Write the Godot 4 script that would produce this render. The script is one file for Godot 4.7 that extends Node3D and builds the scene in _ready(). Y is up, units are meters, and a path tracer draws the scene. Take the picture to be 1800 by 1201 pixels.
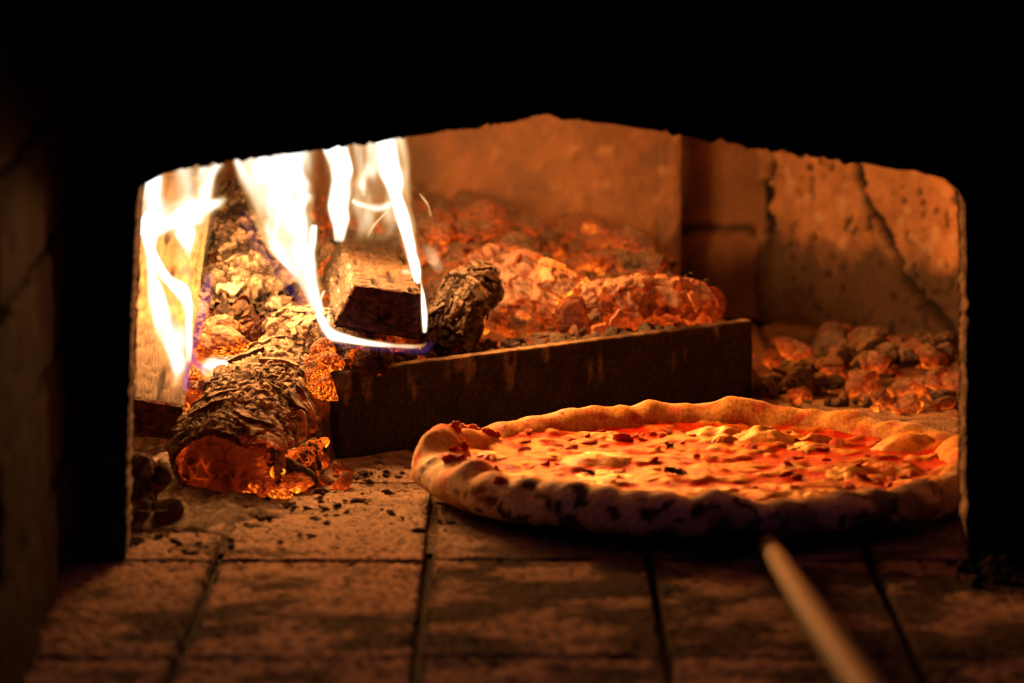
extends Node3D

# ---------------------------------------------------------------- measures
# metres, y up; the oven floor is y = 0 and its mouth stands near z = 0.05
const EYE := Vector3(0.0, 0.407, 2.1)
const TILT := 8.0
const FOCAL := 6800.0 / 1800.0           # focal length in picture widths

var rng := RandomNumberGenerator.new()
var nz := FastNoiseLite.new()            # smooth noise
var nr := FastNoiseLite.new()            # ridged / fractal noise
var nc := FastNoiseLite.new()            # cells
var ne := FastNoiseLite.new()            # cell edges
var nv_ := FastNoiseLite.new()           # cell values
var taken := {}
var M := {}
var T := {}

func _ready():
	rng.seed = 20
	# ---- camera, surroundings, exposure
	var cam = Camera3D.new()
	cam.name = "camera"
	cam.position = EYE
	cam.rotation_degrees = Vector3(-TILT, 0, 0)
	var lens = CameraAttributesPhysical.new()
	lens.frustum_focal_length = 12.0 / (600.5 / 6800.0)
	lens.frustum_focus_distance = 2.39
	lens.frustum_near = 0.05
	lens.frustum_far = 50.0
	lens.exposure_aperture = 7.6
	cam.attributes = lens
	add_child(cam)
	cam.current = true
	var env = Environment.new()
	env.background_mode = Environment.BG_COLOR
	env.background_color = lin(0.036, 0.014, 0.062)
	env.tonemap_mode = Environment.TONE_MAPPER_LINEAR
	env.tonemap_exposure = 1.0
	env.sdfgi_enabled = true
	env.ssao_enabled = true
	env.ssil_enabled = true
	env.volumetric_fog_enabled = true
	env.volumetric_fog_density = 0.0
	var we = WorldEnvironment.new()
	we.name = "surroundings"
	we.environment = env
	add_child(we)
	nz.noise_type = FastNoiseLite.TYPE_SIMPLEX_SMOOTH
	nz.frequency = 1.0
	nz.seed = 7
	nz.fractal_type = FastNoiseLite.FRACTAL_NONE
	nr.noise_type = FastNoiseLite.TYPE_SIMPLEX_SMOOTH
	nr.frequency = 1.0
	nr.seed = 11
	nr.fractal_type = FastNoiseLite.FRACTAL_FBM
	nr.fractal_octaves = 4
	nc.noise_type = FastNoiseLite.TYPE_CELLULAR
	nc.frequency = 1.0
	nc.seed = 3
	nc.fractal_type = FastNoiseLite.FRACTAL_NONE
	nc.cellular_return_type = FastNoiseLite.RETURN_DISTANCE
	for n in [ne, nv_]:
		n.noise_type = FastNoiseLite.TYPE_CELLULAR
		n.frequency = 1.0
		n.seed = 5
		n.fractal_type = FastNoiseLite.FRACTAL_NONE
		n.cellular_distance_function = FastNoiseLite.DISTANCE_EUCLIDEAN
		n.cellular_jitter = 0.9
	ne.cellular_return_type = FastNoiseLite.RETURN_DISTANCE2_SUB
	nv_.cellular_return_type = FastNoiseLite.RETURN_CELL_VALUE
	make_materials()
	build_setting()
	build_fire()
	build_pizza()
	build_peel()
	build_flames()
	build_small()

# ---------------------------------------------------------------- helpers
func lin(r: float, g: float, b: float, a := 1.0) -> Color:
	return Color(r, g, b, a).linear_to_srgb()

func at(x: float, y: float, z: float) -> Vector3:
	# the point at depth z that stands at (x, y) of a picture 1800 wide
	var a = (x - 900.0) / 6800.0
	var b = -(y - 600.5) / 6800.0
	var t = deg_to_rad(TILT)
	var d = Vector3(a, -sin(t) + b * cos(t), -cos(t) - b * sin(t))
	return EYE + d * ((z - EYE.z) / d.z)

func sm(a: float, b: float, x: float) -> float:
	return smoothstep(a, b, x)

func n3(p: Vector3, f: float) -> float:
	return nz.get_noise_3dv(p * f)

func f3(p: Vector3, f: float) -> float:
	return nr.get_noise_3dv(p * f)

func c3(p: Vector3, f: float) -> float:
	return nc.get_noise_3dv(p * f)

func rnd(a: float, b: float) -> float:
	return rng.randf_range(a, b)

func mixc(a: Color, b: Color, t: float) -> Color:
	return a.lerp(b, clampf(t, 0.0, 1.0))

class Shape:
	var v := PackedVector3Array()
	var i := PackedInt32Array()
	var c := PackedColorArray()
	var h := PackedVector2Array()
	var u := PackedVector2Array()
	func add(p: Vector3, col: Color, heat := 0.0, uv := Vector2.ZERO) -> int:
		v.append(p)
		c.append(col)
		h.append(Vector2(clampf(heat, 0.01, 0.99), 0.5))
		u.append(uv)
		return v.size() - 1
	func tri(a: int, b: int, d: int):
		i.append(a)
		i.append(b)
		i.append(d)
	func quad(a: int, b: int, d: int, e: int):
		tri(a, b, d)
		tri(a, d, e)
	func lattice(first: int, nu: int, nv: int, wrap := false):
		# vertices first + a * nv + b
		for a in (nu if wrap else nu - 1):
			var a2 = (a + 1) % nu
			for b in nv - 1:
				quad(first + a * nv + b, first + a2 * nv + b, first + a2 * nv + b + 1, first + a * nv + b + 1)
	func fan(first: int, n: int, centre: int):
		for k in n:
			tri(first + k, first + (k + 1) % n, centre)
	func volume() -> float:
		var s := 0.0
		for k in range(0, i.size(), 3):
			s += v[i[k]].dot(v[i[k + 1]].cross(v[i[k + 2]]))
		return s
	func turned():
		for k in range(0, i.size(), 3):
			var t = i[k + 1]
			i[k + 1] = i[k + 2]
			i[k + 2] = t
	func out():
		# closed shapes: faces outwards (clockwise)
		var mid := Vector3.ZERO
		for p in v:
			mid += p
		mid /= v.size()
		for k in v.size():
			v[k] -= mid
		var s = volume()
		for k in v.size():
			v[k] += mid
		if s > 0.0:
			turned()
	func towards(d: Vector3):
		var s := Vector3.ZERO
		for k in range(0, i.size(), 3):
			s += (v[i[k + 2]] - v[i[k]]).cross(v[i[k + 1]] - v[i[k]])
		if s.dot(d) < 0.0:
			turned()
	func mesh(flat := false) -> ArrayMesh:
		var A = []
		A.resize(Mesh.ARRAY_MAX)
		if flat:
			var v2 := PackedVector3Array()
			var n2 := PackedVector3Array()
			var c2 := PackedColorArray()
			var h2 := PackedVector2Array()
			var u2 := PackedVector2Array()
			for k in range(0, i.size(), 3):
				var n = (v[i[k + 2]] - v[i[k]]).cross(v[i[k + 1]] - v[i[k]]).normalized()
				for q in 3:
					v2.append(v[i[k + q]])
					n2.append(n)
					c2.append(c[i[k + q]])
					h2.append(h[i[k + q]])
					u2.append(u[i[k + q]])
			A[Mesh.ARRAY_VERTEX] = v2
			A[Mesh.ARRAY_NORMAL] = n2
			A[Mesh.ARRAY_COLOR] = c2
			A[Mesh.ARRAY_TEX_UV] = u2
			A[Mesh.ARRAY_TEX_UV2] = h2
		else:
			var n := PackedVector3Array()
			n.resize(v.size())
			for k in range(0, i.size(), 3):
				var a = i[k]
				var b = i[k + 1]
				var d = i[k + 2]
				var f = (v[d] - v[a]).cross(v[b] - v[a])
				n[a] += f
				n[b] += f
				n[d] += f
			for k in n.size():
				n[k] = n[k].normalized() if n[k].length_squared() > 0.0 else Vector3.UP
			A[Mesh.ARRAY_VERTEX] = v
			A[Mesh.ARRAY_NORMAL] = n
			A[Mesh.ARRAY_COLOR] = c
			A[Mesh.ARRAY_TEX_UV] = u
			A[Mesh.ARRAY_TEX_UV2] = h
			A[Mesh.ARRAY_INDEX] = i
		var m = ArrayMesh.new()
		m.add_surface_from_arrays(Mesh.PRIMITIVE_TRIANGLES, A)
		return m

func numbered(called: String) -> String:
	if not taken.has(called):
		taken[called] = 0
		return called
	taken[called] += 1
	return "%s_%03d" % [called, taken[called]]

func tag(o, label: String, category: String, group := "", kind := ""):
	o.set_meta("label", label)
	o.set_meta("category", category)
	if group:
		o.set_meta("group", group)
	if kind:
		o.set_meta("kind", kind)
	return o

func thing(called: String, label: String, category: String, where := Vector3.ZERO, group := "", kind := "") -> Node3D:
	var o = Node3D.new()
	o.name = numbered(called)
	o.position = where
	add_child(o)
	return tag(o, label, category, group, kind)

func obj(called: String, m: Mesh, mat: Material, parent: Node3D = null) -> MeshInstance3D:
	var o = MeshInstance3D.new()
	o.mesh = m
	o.material_override = null
	for k in m.get_surface_count():
		o.set_surface_override_material(k, mat)
	if parent == null:
		o.name = numbered(called)
		add_child(o)
	else:
		var n = 0
		var at_name = called
		while parent.has_node(NodePath(at_name)):
			n = parent.get_meta("n_" + called, 0) + 1
			parent.set_meta("n_" + called, n)
			at_name = "%s_%03d" % [called, n]
		o.name = at_name
		parent.add_child(o, true)
	return o

# ---------------------------------------------------------------- materials
func noise_tex(seed_: int, freq: float, lo: float, hi: float, type := FastNoiseLite.TYPE_SIMPLEX_SMOOTH, octaves := 4, size := 512, mid := 0.5) -> NoiseTexture2D:
	var n = FastNoiseLite.new()
	n.seed = seed_
	n.frequency = freq
	n.noise_type = type
	n.fractal_type = FastNoiseLite.FRACTAL_FBM
	n.fractal_octaves = octaves
	n.cellular_return_type = FastNoiseLite.RETURN_DISTANCE2_SUB
	var t = NoiseTexture2D.new()
	t.width = size
	t.height = size
	t.seamless = true
	t.normalize = true
	t.noise = n
	var g = Gradient.new()
	g.offsets = PackedFloat32Array([0.0, mid, 1.0])
	g.colors = PackedColorArray([Color(lo, lo, lo), Color((lo + hi) / 2, (lo + hi) / 2, (lo + hi) / 2), Color(hi, hi, hi)])
	t.color_ramp = g
	return t

func ramp(stops: Array) -> ImageTexture:
	# stops: [at, r, g, b] in linear light, may exceed 1
	var im = Image.create(256, 4, false, Image.FORMAT_RGBAF)
	for x in 256:
		var t = x / 255.0
		var k = 0
		while k < stops.size() - 2 and t > stops[k + 1][0]:
			k += 1
		var a = stops[k]
		var b = stops[k + 1]
		var f = clampf((t - a[0]) / (b[0] - a[0]), 0.0, 1.0)
		for y in 4:
			im.set_pixel(x, y, Color(lerpf(a[1], b[1], f), lerpf(a[2], b[2], f), lerpf(a[3], b[3], f), 1.0))
	return ImageTexture.create_from_image(im)

func mat(called: String, rough: float, tex: Texture2D = null, scale := 20.0, bump: Texture2D = null, depth := 0.1, tri := true) -> StandardMaterial3D:
	var m = StandardMaterial3D.new()
	m.resource_name = called
	m.vertex_color_use_as_albedo = true
	m.albedo_color = Color.WHITE
	m.roughness = rough
	m.uv1_triplanar = tri
	m.uv1_scale = Vector3(scale, scale, scale)
	m.albedo_texture = tex
	if bump:
		m.heightmap_enabled = true
		m.heightmap_texture = bump
		m.heightmap_scale = depth
	M[called] = m
	return m

func make_materials():
	T.mottle = noise_tex(1, 0.02, 0.55, 1.0)
	T.fine = noise_tex(2, 0.06, 0.0, 1.0, FastNoiseLite.TYPE_SIMPLEX_SMOOTH, 5)
	T.crack = noise_tex(3, 0.03, 0.0, 1.0, FastNoiseLite.TYPE_CELLULAR, 3)
	T.pits = noise_tex(4, 0.05, 0.72, 1.0, FastNoiseLite.TYPE_SIMPLEX_SMOOTH, 5, 512, 0.3)
	T.heat = ramp([[0.0, 0, 0, 0], [0.2, 0.015, 0.0006, 0], [0.4, 0.15, 0.010, 0.001], [0.6, 0.60, 0.055, 0.004], [0.78, 1.3, 0.21, 0.010], [0.9, 2.2, 0.62, 0.035], [1.0, 3.4, 1.6, 0.2]])
	T.flame = ramp([[0.0, 0.16, 0.06, 0.50], [0.12, 0.34, 0.12, 0.42], [0.25, 0.85, 0.33, 0.08], [0.45, 1.35, 0.72, 0.24], [0.65, 1.8, 1.45, 0.95], [1.0, 3.2, 3.1, 3.0]])
	for n in ["ash", "char"]:
		var m = mat(n, 0.95, T.mottle, 40.0, T.crack if n == "char" else T.fine, 0.12)
		m.emission_enabled = true
		m.emission = Color.BLACK
		m.emission_texture = T.heat
		m.emission_on_uv2 = true
		m.emission_energy_multiplier = 1.0
		m.metallic_specular = 0.05
	M.char.uv1_scale = Vector3.ONE * 30.0
	var st = mat("stone", 0.92, T.pits, 9.0, T.fine, 0.18)
	st.metallic_specular = 0.08
	mat("brick", 0.95, T.pits, 14.0, T.fine, 0.14).metallic_specular = 0.06
	mat("endgrain", 0.9, T.mottle, 14.0, T.fine, 0.04).metallic_specular = 0.15
	mat("soot", 0.95, T.mottle, 12.0, T.fine, 0.2).metallic_specular = 0.15
	mat("iron", 0.62, T.mottle, 18.0, T.fine, 0.06).metallic_specular = 0.18
	var w = mat("wood", 0.85, T.mottle, 1.0, T.fine, 0.10, false)
	w.uv1_scale = Vector3(3.0, 1.0, 1.0)
	w.metallic_specular = 0.25
	mat("pole", 0.7, T.mottle, 25.0, T.fine, 0.03).metallic_specular = 0.16
	mat("dough", 0.72, T.mottle, 30.0, T.fine, 0.035).metallic_specular = 0.15
	var s = mat("sauce", 0.3, T.mottle, 60.0, T.fine, 0.05)
	s.metallic_specular = 0.55
	s = mat("topping", 0.28, T.mottle, 45.0, T.fine, 0.05)
	s.metallic_specular = 0.12
	s = mat("cheese", 0.27, T.mottle, 45.0, T.fine, 0.04)
	s.metallic_specular = 0.26
	mat("tomato", 0.4, T.mottle, 60.0, T.fine, 0.06).metallic_specular = 0.2
	var f = StandardMaterial3D.new()
	f.resource_name = "flame"
	f.albedo_color = Color(0, 0, 0, 1)
	f.vertex_color_use_as_albedo = true
	f.transparency = BaseMaterial3D.TRANSPARENCY_ALPHA
	f.cull_mode = BaseMaterial3D.CULL_DISABLED
	f.roughness = 1.0
	f.specular_mode = BaseMaterial3D.SPECULAR_DISABLED
	f.emission_enabled = true
	f.emission = Color.BLACK
	f.emission_texture = T.flame
	f.emission_on_uv2 = true
	M.flame = f

# ---------------------------------------------------------------- the oven
func stain(p: Vector3) -> float:
	# soot trodden into the floor, 0..1
	var a = 0.55 * n3(p * Vector3(1, 1, 1.25) + Vector3(3.1, 0, 1.7), 13.0) + 0.30 * f3(p, 40.0) + 0.12 * n3(p, 90.0)
	var near = sm(0.10, 0.26, p.z) * (1.0 - sm(0.275, 0.30, p.z)) * 0.55 + sm(-0.05, 0.0, p.x) * 0.42
	for q in [[-0.098, 0.205, 0.045], [-0.135, 0.225, 0.03], [-0.014, 0.165, 0.035], [0.035, 0.12, 0.06], [0.12, 0.19, 0.06], [-0.20, 0.17, 0.03]]:
		near += 0.62 * exp(-pow(Vector2(p.x - q[0], (p.z - q[1]) * 0.8).length() / q[2], 2.0))
	return sm(-0.10, 0.52, 1.7 * a + near * 0.62 - 0.27 + 0.5 * sm(0.16, 0.30, absf(p.x + 0.03)) * sm(0.05, 0.12, p.z))

func slab(x0: float, x1: float, z0: float, z1: float, top: float, nu: int, nv: int, base: Color, sd: float) -> Shape:
	# one floor brick: a worn top with rounded, chipped edges and four sides
	var s = Shape.new()
	for a in nu:
		for b in nv:
			var u = a / float(nu - 1)
			var w = b / float(nv - 1)
			# crowd the grid near the edges
			u = lerpf(u, 0.5 - 0.5 * cos(PI * u), 0.7)
			w = lerpf(w, 0.5 - 0.5 * cos(PI * w), 0.7)
			var p = Vector3(lerpf(x0, x1, u), top, lerpf(z0, z1, w))
			var q = p + Vector3(sd, 0, 0)
			var e = minf(minf(p.x - x0, x1 - p.x), minf(p.z - z0, z1 - p.z))
			var chip = 0.0016 + 0.0045 * maxf(0.0, n3(q, 60.0) - 0.15) + 0.003 * maxf(0.0, n3(q, 150.0) - 0.1)
			var drop = 1.0 - sm(0.0, chip, e)
			var pit = sm(0.30, 0.55, n3(q, 170.0)) + 0.7 * sm(0.5, 0.65, n3(q + Vector3.ONE, 330.0))
			p.y += 0.0007 * n3(q, 25.0) - 0.0055 * drop * drop - 0.0012 * pit
			var edge_in = 0.0012 * n3(q, 90.0) * (1.0 if e < 0.0005 else 0.0)
			p.x += edge_in
			p.z += edge_in
			var col = base * (0.86 + 0.30 * f3(q, 30.0) + 0.16 * n3(q, 230.0))
			col = mixc(col, Color(0.030, 0.024, 0.020), stain(p) * 0.9)
			col = mixc(col, Color(0.05, 0.04, 0.032), 0.8 * (1.0 - sm(0.0, 0.007 + 0.006 * n3(q, 40.0), e)) * sm(-0.3, 0.3, n3(q, 55.0) + 0.2))
			col = mixc(col, Color(0.30, 0.235, 0.18), 0.6 * (1.0 - sm(-0.05, 0.07, p.z)))
			col = mixc(col, Color(0.05, 0.04, 0.032), maxf(0.75 * pit, 0.6 * drop))
			col.a = 1.0
			s.add(p, col)
	s.lattice(0, nu, nv)
	# sides
	var loop = []
	for a in nu:
		loop.append(a * nv)
	for b in range(1, nv):
		loop.append((nu - 1) * nv + b)
	for a in range(nu - 2, -1, -1):
		loop.append(a * nv + nv - 1)
	for b in range(nv - 2, 0, -1):
		loop.append(b)
	var first = s.v.size()
	for k in loop:
		var p = s.v[k]
		s.add(Vector3(p.x, top - 0.03, p.z), Color(0.05, 0.04, 0.03))
	for k in loop.size():
		var k2 = (k + 1) % loop.size()
		s.quad(loop[k], first + k, first + k2, loop[k2])
	s.towards(Vector3.UP)
	return s

func rough_box(size: Vector3, cell: float, amp: float, freq: float, base: Color, sd: float, dark := 0.0) -> Shape:
	# a box with rounded, uneven faces, centred on its middle
	var s = Shape.new()
	var h = size / 2.0
	var rr = minf(0.004, minf(h.x, minf(h.y, h.z)) * 0.5)
	for f in 6:
		var ax = f / 2
		var sg = 1.0 if f % 2 == 0 else -1.0
		var ua = (ax + 1) % 3
		var va = (ax + 2) % 3
		var nu = clampi(int(size[ua] / cell) + 2, 4, 220)
		var nv = clampi(int(size[va] / cell) + 2, 4, 220)
		var first = s.v.size()
		for a in nu:
			for b in nv:
				var p = Vector3.ZERO
				p[ax] = sg * h[ax]
				p[ua] = lerpf(-h[ua], h[ua], 0.5 - 0.5 * cos(PI * a / (nu - 1.0)) if nu < 8 else a / (nu - 1.0))
				p[va] = lerpf(-h[va], h[va], 0.5 - 0.5 * cos(PI * b / (nv - 1.0)) if nv < 8 else b / (nv - 1.0))
				var inner = Vector3(clampf(p.x, -h.x + rr, h.x - rr), clampf(p.y, -h.y + rr, h.y - rr), clampf(p.z, -h.z + rr, h.z - rr))
				var d = (p - inner)
				var n = d.normalized() if d.length() > 0.0 else Vector3.ZERO
				var q = p + Vector3(sd, sd * 0.7, 0)
				p = inner + n * rr + n * (amp * f3(q, freq) + 0.35 * amp * n3(q, freq * 5.0))
				var col = base * (0.85 + 0.45 * f3(q, freq * 0.8 + 8.0))
				col = mixc(col, Color(0.02, 0.016, 0.014), dark * sm(-0.1, 0.4, f3(q + Vector3.ONE * 4.0, freq * 0.6)))
				col.a = 1.0
				s.add(p, col)
		s.lattice(first, nu, nv)
		if sg < 0:
			# keep the winding the same way round
			for k in range(s.i.size() - (nu - 1) * (nv - 1) * 6, s.i.size(), 3):
				var t = s.i[k + 1]
				s.i[k + 1] = s.i[k + 2]
				s.i[k + 2] = t
	s.out()
	return s

func wall_sheet(a: Vector3, path: Array, y0: float, y1: float, nu: int, nv: int, thick: float, paint: Callable) -> Shape:
	# a standing wall along a path on the floor, with thickness; paint(p, u) -> [inset, colour]
	var s = Shape.new()
	var c = Curve3D.new()
	for p in path:
		c.add_point(p)
	var l = c.get_baked_length()
	for u in nu:
		var d = l * u / (nu - 1.0)
		var p0 = c.sample_baked(d)
		var p1 = c.sample_baked(minf(d + 0.01, l)) - c.sample_baked(maxf(d - 0.01, 0.0))
		var n = Vector3(p1.z, 0, -p1.x).normalized()
		if n.dot(a - p0) < 0.0:
			n = -n
		for w in nv:
			var p = p0 + Vector3.UP * lerpf(y0, y1, w / (nv - 1.0))
			var r = paint.call(p, d)
			s.add(p + n * r[0], r[1])
		# the back of the wall
	s.lattice(0, nu, nv)
	var first = s.v.size()
	for u in nu:
		var d = l * u / (nu - 1.0)
		var p0 = c.sample_baked(d)
		var p1 = c.sample_baked(minf(d + 0.01, l)) - c.sample_baked(maxf(d - 0.01, 0.0))
		var n = Vector3(p1.z, 0, -p1.x).normalized()
		if n.dot(a - p0) < 0.0:
			n = -n
		for w in 2:
			s.add(p0 - n * thick + Vector3.UP * (y0 if w == 0 else y1), Color(0.05, 0.04, 0.03))
	for u in nu - 1:
		s.quad(first + u * 2, first + u * 2 + 1, first + u * 2 + 3, first + u * 2 + 2)
		s.quad(u * nv + nv - 1, (u + 1) * nv + nv - 1, first + u * 2 + 3, first + u * 2 + 1)
	for e in [0, nu - 1]:
		for w in nv - 1:
			s.tri(e * nv + w, e * nv + w + 1, first + e * 2 + (0 if w < nv / 2 else 1))
		s.tri(e * nv + nv / 2, first + e * 2, first + e * 2 + 1)
	return s

func crack_at(p: Vector2, line: Array) -> float:
	# distance to a polyline
	var best = 9.0
	for k in line.size() - 1:
		var q = Geometry2D.get_closest_point_to_segment(p, line[k], line[k + 1])
		best = minf(best, p.distance_to(q))
	return best

func build_setting():
	# floor: bricks 115 x 230 mm with recessed dark joints
	var fl = thing("oven_floor", "worn firebrick floor of the oven with dark joints", "floor", Vector3.ZERO, "", "structure")
	var bed = rough_box(Vector3(1.6, 0.02, 2.6), 0.2, 0.0004, 30.0, Color(0.016, 0.013, 0.011), 0.0)
	var b = obj("joint_bed", bed.mesh(), M.soot, fl)
	b.position = Vector3(0.05, -0.0165, -0.1)
	var xs = [-0.4, -0.2775, -0.1595, -0.0445, 0.0742, 0.1932, 0.310, 0.427, 0.544]
	var zs = [-0.898, -0.661, -0.424, -0.187, 0.0513, 0.2884, 0.526]
	var sd = 0.0
	for r in zs.size() - 1:
		for k in xs.size() - 1:
			var near = r >= 3
			if r == 5 and (k < 1 or k > 6):
				continue
			var g = 0.0014
			var gx1 = 0.0026 if k == 2 else g
			var base = Color(0.40, 0.262, 0.178) * rnd(0.8, 1.12)
			var sh = slab(xs[k] + g, xs[k + 1] - gx1, zs[r] + 0.0011, zs[r + 1] - 0.0011, rnd(-0.0006, 0.0006), 64 if near else 20, 110 if near else 36, base, sd)
			obj("floor_brick", sh.mesh(), M.brick, fl)
			sd += 3.7
	# the iron mouth: a sooty frame with a ragged, shallow pointed arch
	var px = [[214, 1040], [219, 985], [222, 850], [226, 700], [232, 500], [237, 400], [241, 340], [250, 320], [300, 301], [400, 284], [480, 274], [560, 265], [640, 253], [700, 242], [780, 231], [850, 222], [915, 213], [935, 204], [955, 198], [970, 200], [984, 209], [1050, 214], [1130, 226], [1200, 238], [1300, 255], [1400, 272], [1480, 284], [1560, 293], [1620, 303], [1655, 312], [1680, 328], [1696, 352], [1699, 450], [1699, 600], [1698, 760], [1699, 900], [1701, 960], [1706, 1000], [1712, 1040]]
	var curve = Curve2D.new()
	for q in px:
		var p = at(q[0], q[1], 0.05)
		curve.add_point(Vector2(p.x, p.y))
	var inner = PackedVector2Array()
	var len_ = curve.get_baked_length()
	var steps = 420
	for k in steps + 1:
		var p = curve.sample_baked(len_ * k / steps)
		var w = 0.0011 * nr.get_noise_2d(p.x * 160.0, p.y * 160.0) + 0.0009 * nz.get_noise_2d(p.x * 420.0, p.y * 420.0)
		inner.append(p + Vector2(w * (1.0 if p.y < 0.19 else 0.5), w * 1.4))
	inner[0].y = -0.012
	inner[steps].y = -0.012
	var ring = PackedVector2Array([Vector2(0.62, -0.012), Vector2(0.62, 0.62), Vector2(-0.55, 0.62), Vector2(-0.55, -0.012)])
	ring.append_array(inner)
	var fr = Shape.new()
	var zf = 0.05
	var zb = 0.014
	var n = ring.size()
	var tris = Geometry2D.triangulate_polygon(ring)
	for z in [zf, zb]:
		for p in ring:
			fr.add(Vector3(p.x, p.y, z), Color(0.045, 0.038, 0.042))
	for k in range(0, tris.size(), 3):
		fr.tri(tris[k], tris[k + 1], tris[k + 2])
		fr.tri(n + tris[k], n + tris[k + 2], n + tris[k + 1])
	# the thickness of the frame, uneven, seen from inside the mouth
	var first = fr.v.size()
	var nd = 9
	for k in range(4, n + 1):
		var p = ring[k % n] if k < n else ring[0]
		for d in nd:
			var t = d / (nd - 1.0)
			var q = Vector3(p.x, p.y, lerpf(zf, zb, t))
			var out2 = Vector2(p.x - 0.02, p.y - 0.08).normalized()
			var w = 0.0018 * f3(q, 90.0) * sin(PI * t) + 0.0012 * (pow(absf(2.0 * t - 1.0), 6.0))
			q += Vector3(out2.x, out2.y, 0) * w
			var col = mixc(Color(0.09, 0.07, 0.055), Color(0.42, 0.30, 0.20), sm(-0.2, 0.5, f3(q, 120.0) - 0.2 + 0.5 * t))
			fr.add(q, col)
	fr.lattice(first, n - 4, nd)
	var mouth = thing("oven_mouth_frame", "soot black arched frame around the oven mouth", "frame")
	obj("arch_plate", fr.mesh(), M.soot, mouth)
	# the brick piers before the mouth, one on each side
	for sgn in [-1, 1]:
		var pier = thing("brick_pier", "dark brick pier left of the oven mouth, faintly lit" if sgn < 0 else "dark brick pier at the right edge of the oven mouth", "pier")
		for r in 10:
			var y = 0.001 + r * 0.0615
			var cut = 0.105 if r % 2 == 0 else 0.045
			var z = 0.055
			for k in 4:
				var l = cut if k == 0 else 0.112
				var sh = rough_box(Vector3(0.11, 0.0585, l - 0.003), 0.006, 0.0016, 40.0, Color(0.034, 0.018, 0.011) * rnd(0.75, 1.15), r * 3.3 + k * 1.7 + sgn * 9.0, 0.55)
				var o = obj("brick", sh.mesh(), M.brick, pier)
				var lean = (z - 0.055) * 0.05
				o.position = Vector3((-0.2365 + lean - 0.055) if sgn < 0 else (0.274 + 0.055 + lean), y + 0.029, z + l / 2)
				z += l
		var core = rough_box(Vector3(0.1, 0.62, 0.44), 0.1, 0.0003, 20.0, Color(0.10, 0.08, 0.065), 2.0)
		var mo = obj("mortar_core", core.mesh(), M.soot, pier)
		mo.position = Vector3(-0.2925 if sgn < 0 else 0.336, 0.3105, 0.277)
	# inside: back wall, left wall, ceiling, curved right wall, standing slab
	var eye = Vector3(0.0, 0.1, -0.4)
	var plain_paint = func(p: Vector3, _d: float):
		var c = Color(0.36, 0.27, 0.20) * (0.8 + 0.4 * f3(p, 12.0))
		c.a = 1.0
		return [0.002 * f3(p, 25.0), c]
	var course = func(p: Vector3, _d: float):
		var c = Color(0.30, 0.175, 0.10) * (0.8 + 0.4 * f3(p, 14.0))
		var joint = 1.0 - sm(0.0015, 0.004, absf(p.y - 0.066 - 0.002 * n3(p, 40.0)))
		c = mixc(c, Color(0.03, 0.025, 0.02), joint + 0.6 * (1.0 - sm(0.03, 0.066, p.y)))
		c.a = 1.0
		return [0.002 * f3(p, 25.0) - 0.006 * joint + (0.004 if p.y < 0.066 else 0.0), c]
	var wl = wall_sheet(eye, [Vector3(-0.34, 0, 0.012), Vector3(-0.36, 0, -0.4), Vector3(-0.34, 0, -0.96)], -0.004, 0.33, 70, 30, 0.05, plain_paint)
	tag(obj("left_wall", wl.mesh(), M.stone), "stone side wall of the oven behind the fire", "wall", "", "structure")
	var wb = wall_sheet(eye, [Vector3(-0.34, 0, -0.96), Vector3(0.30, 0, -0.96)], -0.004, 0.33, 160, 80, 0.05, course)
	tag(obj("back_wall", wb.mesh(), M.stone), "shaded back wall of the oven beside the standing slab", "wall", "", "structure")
	var lines = []
	for l in [[[1530, 290, -0.72], [1537, 340, -0.72], [1548, 390, -0.72], [1568, 430, -0.72], [1590, 470, -0.72], [1612, 520, -0.72], [1645, 560, -0.72], [1690, 610, -0.72]], [[1362, 280, -0.9], [1354, 320, -0.9], [1338, 370, -0.9], [1350, 400, -0.9], [1348, 440, -0.9]], [[1440, 330, -0.8], [1445, 380, -0.8]]]:
		var line = []
		for q in l:
			var p = at(q[0], q[1], q[2])
			line.append(Vector2(p.x, p.y))
		lines.append(line)
	var right_paint = func(p: Vector3, _d: float):
		var q2 = Vector2(p.x, p.y)
		var wob = 0.0022 * nr.get_noise_2d(p.x * 90.0, p.y * 90.0)
		var cr = 0.0
		var width = [0.0036, 0.0034, 0.0014]
		for k in lines.size():
			var d = crack_at(q2 + Vector2(wob, wob * 0.6), lines[k])
			var w = width[k] * (0.45 + 0.9 * absf(nz.get_noise_2d(p.x * 30.0 + k * 9.0, p.y * 30.0)) + (1.2 if k == 1 and p.y < 0.105 and p.y > 0.075 else 0.0))
			cr = maxf(cr, 1.0 - sm(w * 0.5, w * 1.3, d))
		var low = 1.0 - sm(0.05, 0.125, p.y)
		var cell = c3(p, 75.0)
		var pit = (1.0 - sm(0.0, 0.30, cell + 1.0)) if false else sm(0.52 - 0.14 * low, 0.68, n3(p * Vector3(1, 1.1, 1), 88.0) * 0.9 + 0.25 * n3(p, 20.0))
		var chip = sm(0.45, 0.6, n3(p + Vector3.ONE * 7.0, 52.0))
		var c = Color(0.40, 0.23, 0.125) * (0.86 + 0.35 * f3(p, 16.0) + 0.12 * n3(p, 60.0))
		c = mixc(c, Color(0.5, 0.40, 0.30), chip * 0.5)
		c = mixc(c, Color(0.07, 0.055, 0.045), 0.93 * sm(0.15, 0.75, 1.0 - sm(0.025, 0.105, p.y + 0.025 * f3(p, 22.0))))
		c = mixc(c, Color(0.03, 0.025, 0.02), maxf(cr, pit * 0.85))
		c.a = 1.0
		return [0.006 * f3(p, 9.0) + 0.0015 * f3(p, 45.0) - 0.007 * cr - 0.003 * pit + 0.001 * chip, c]
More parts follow.
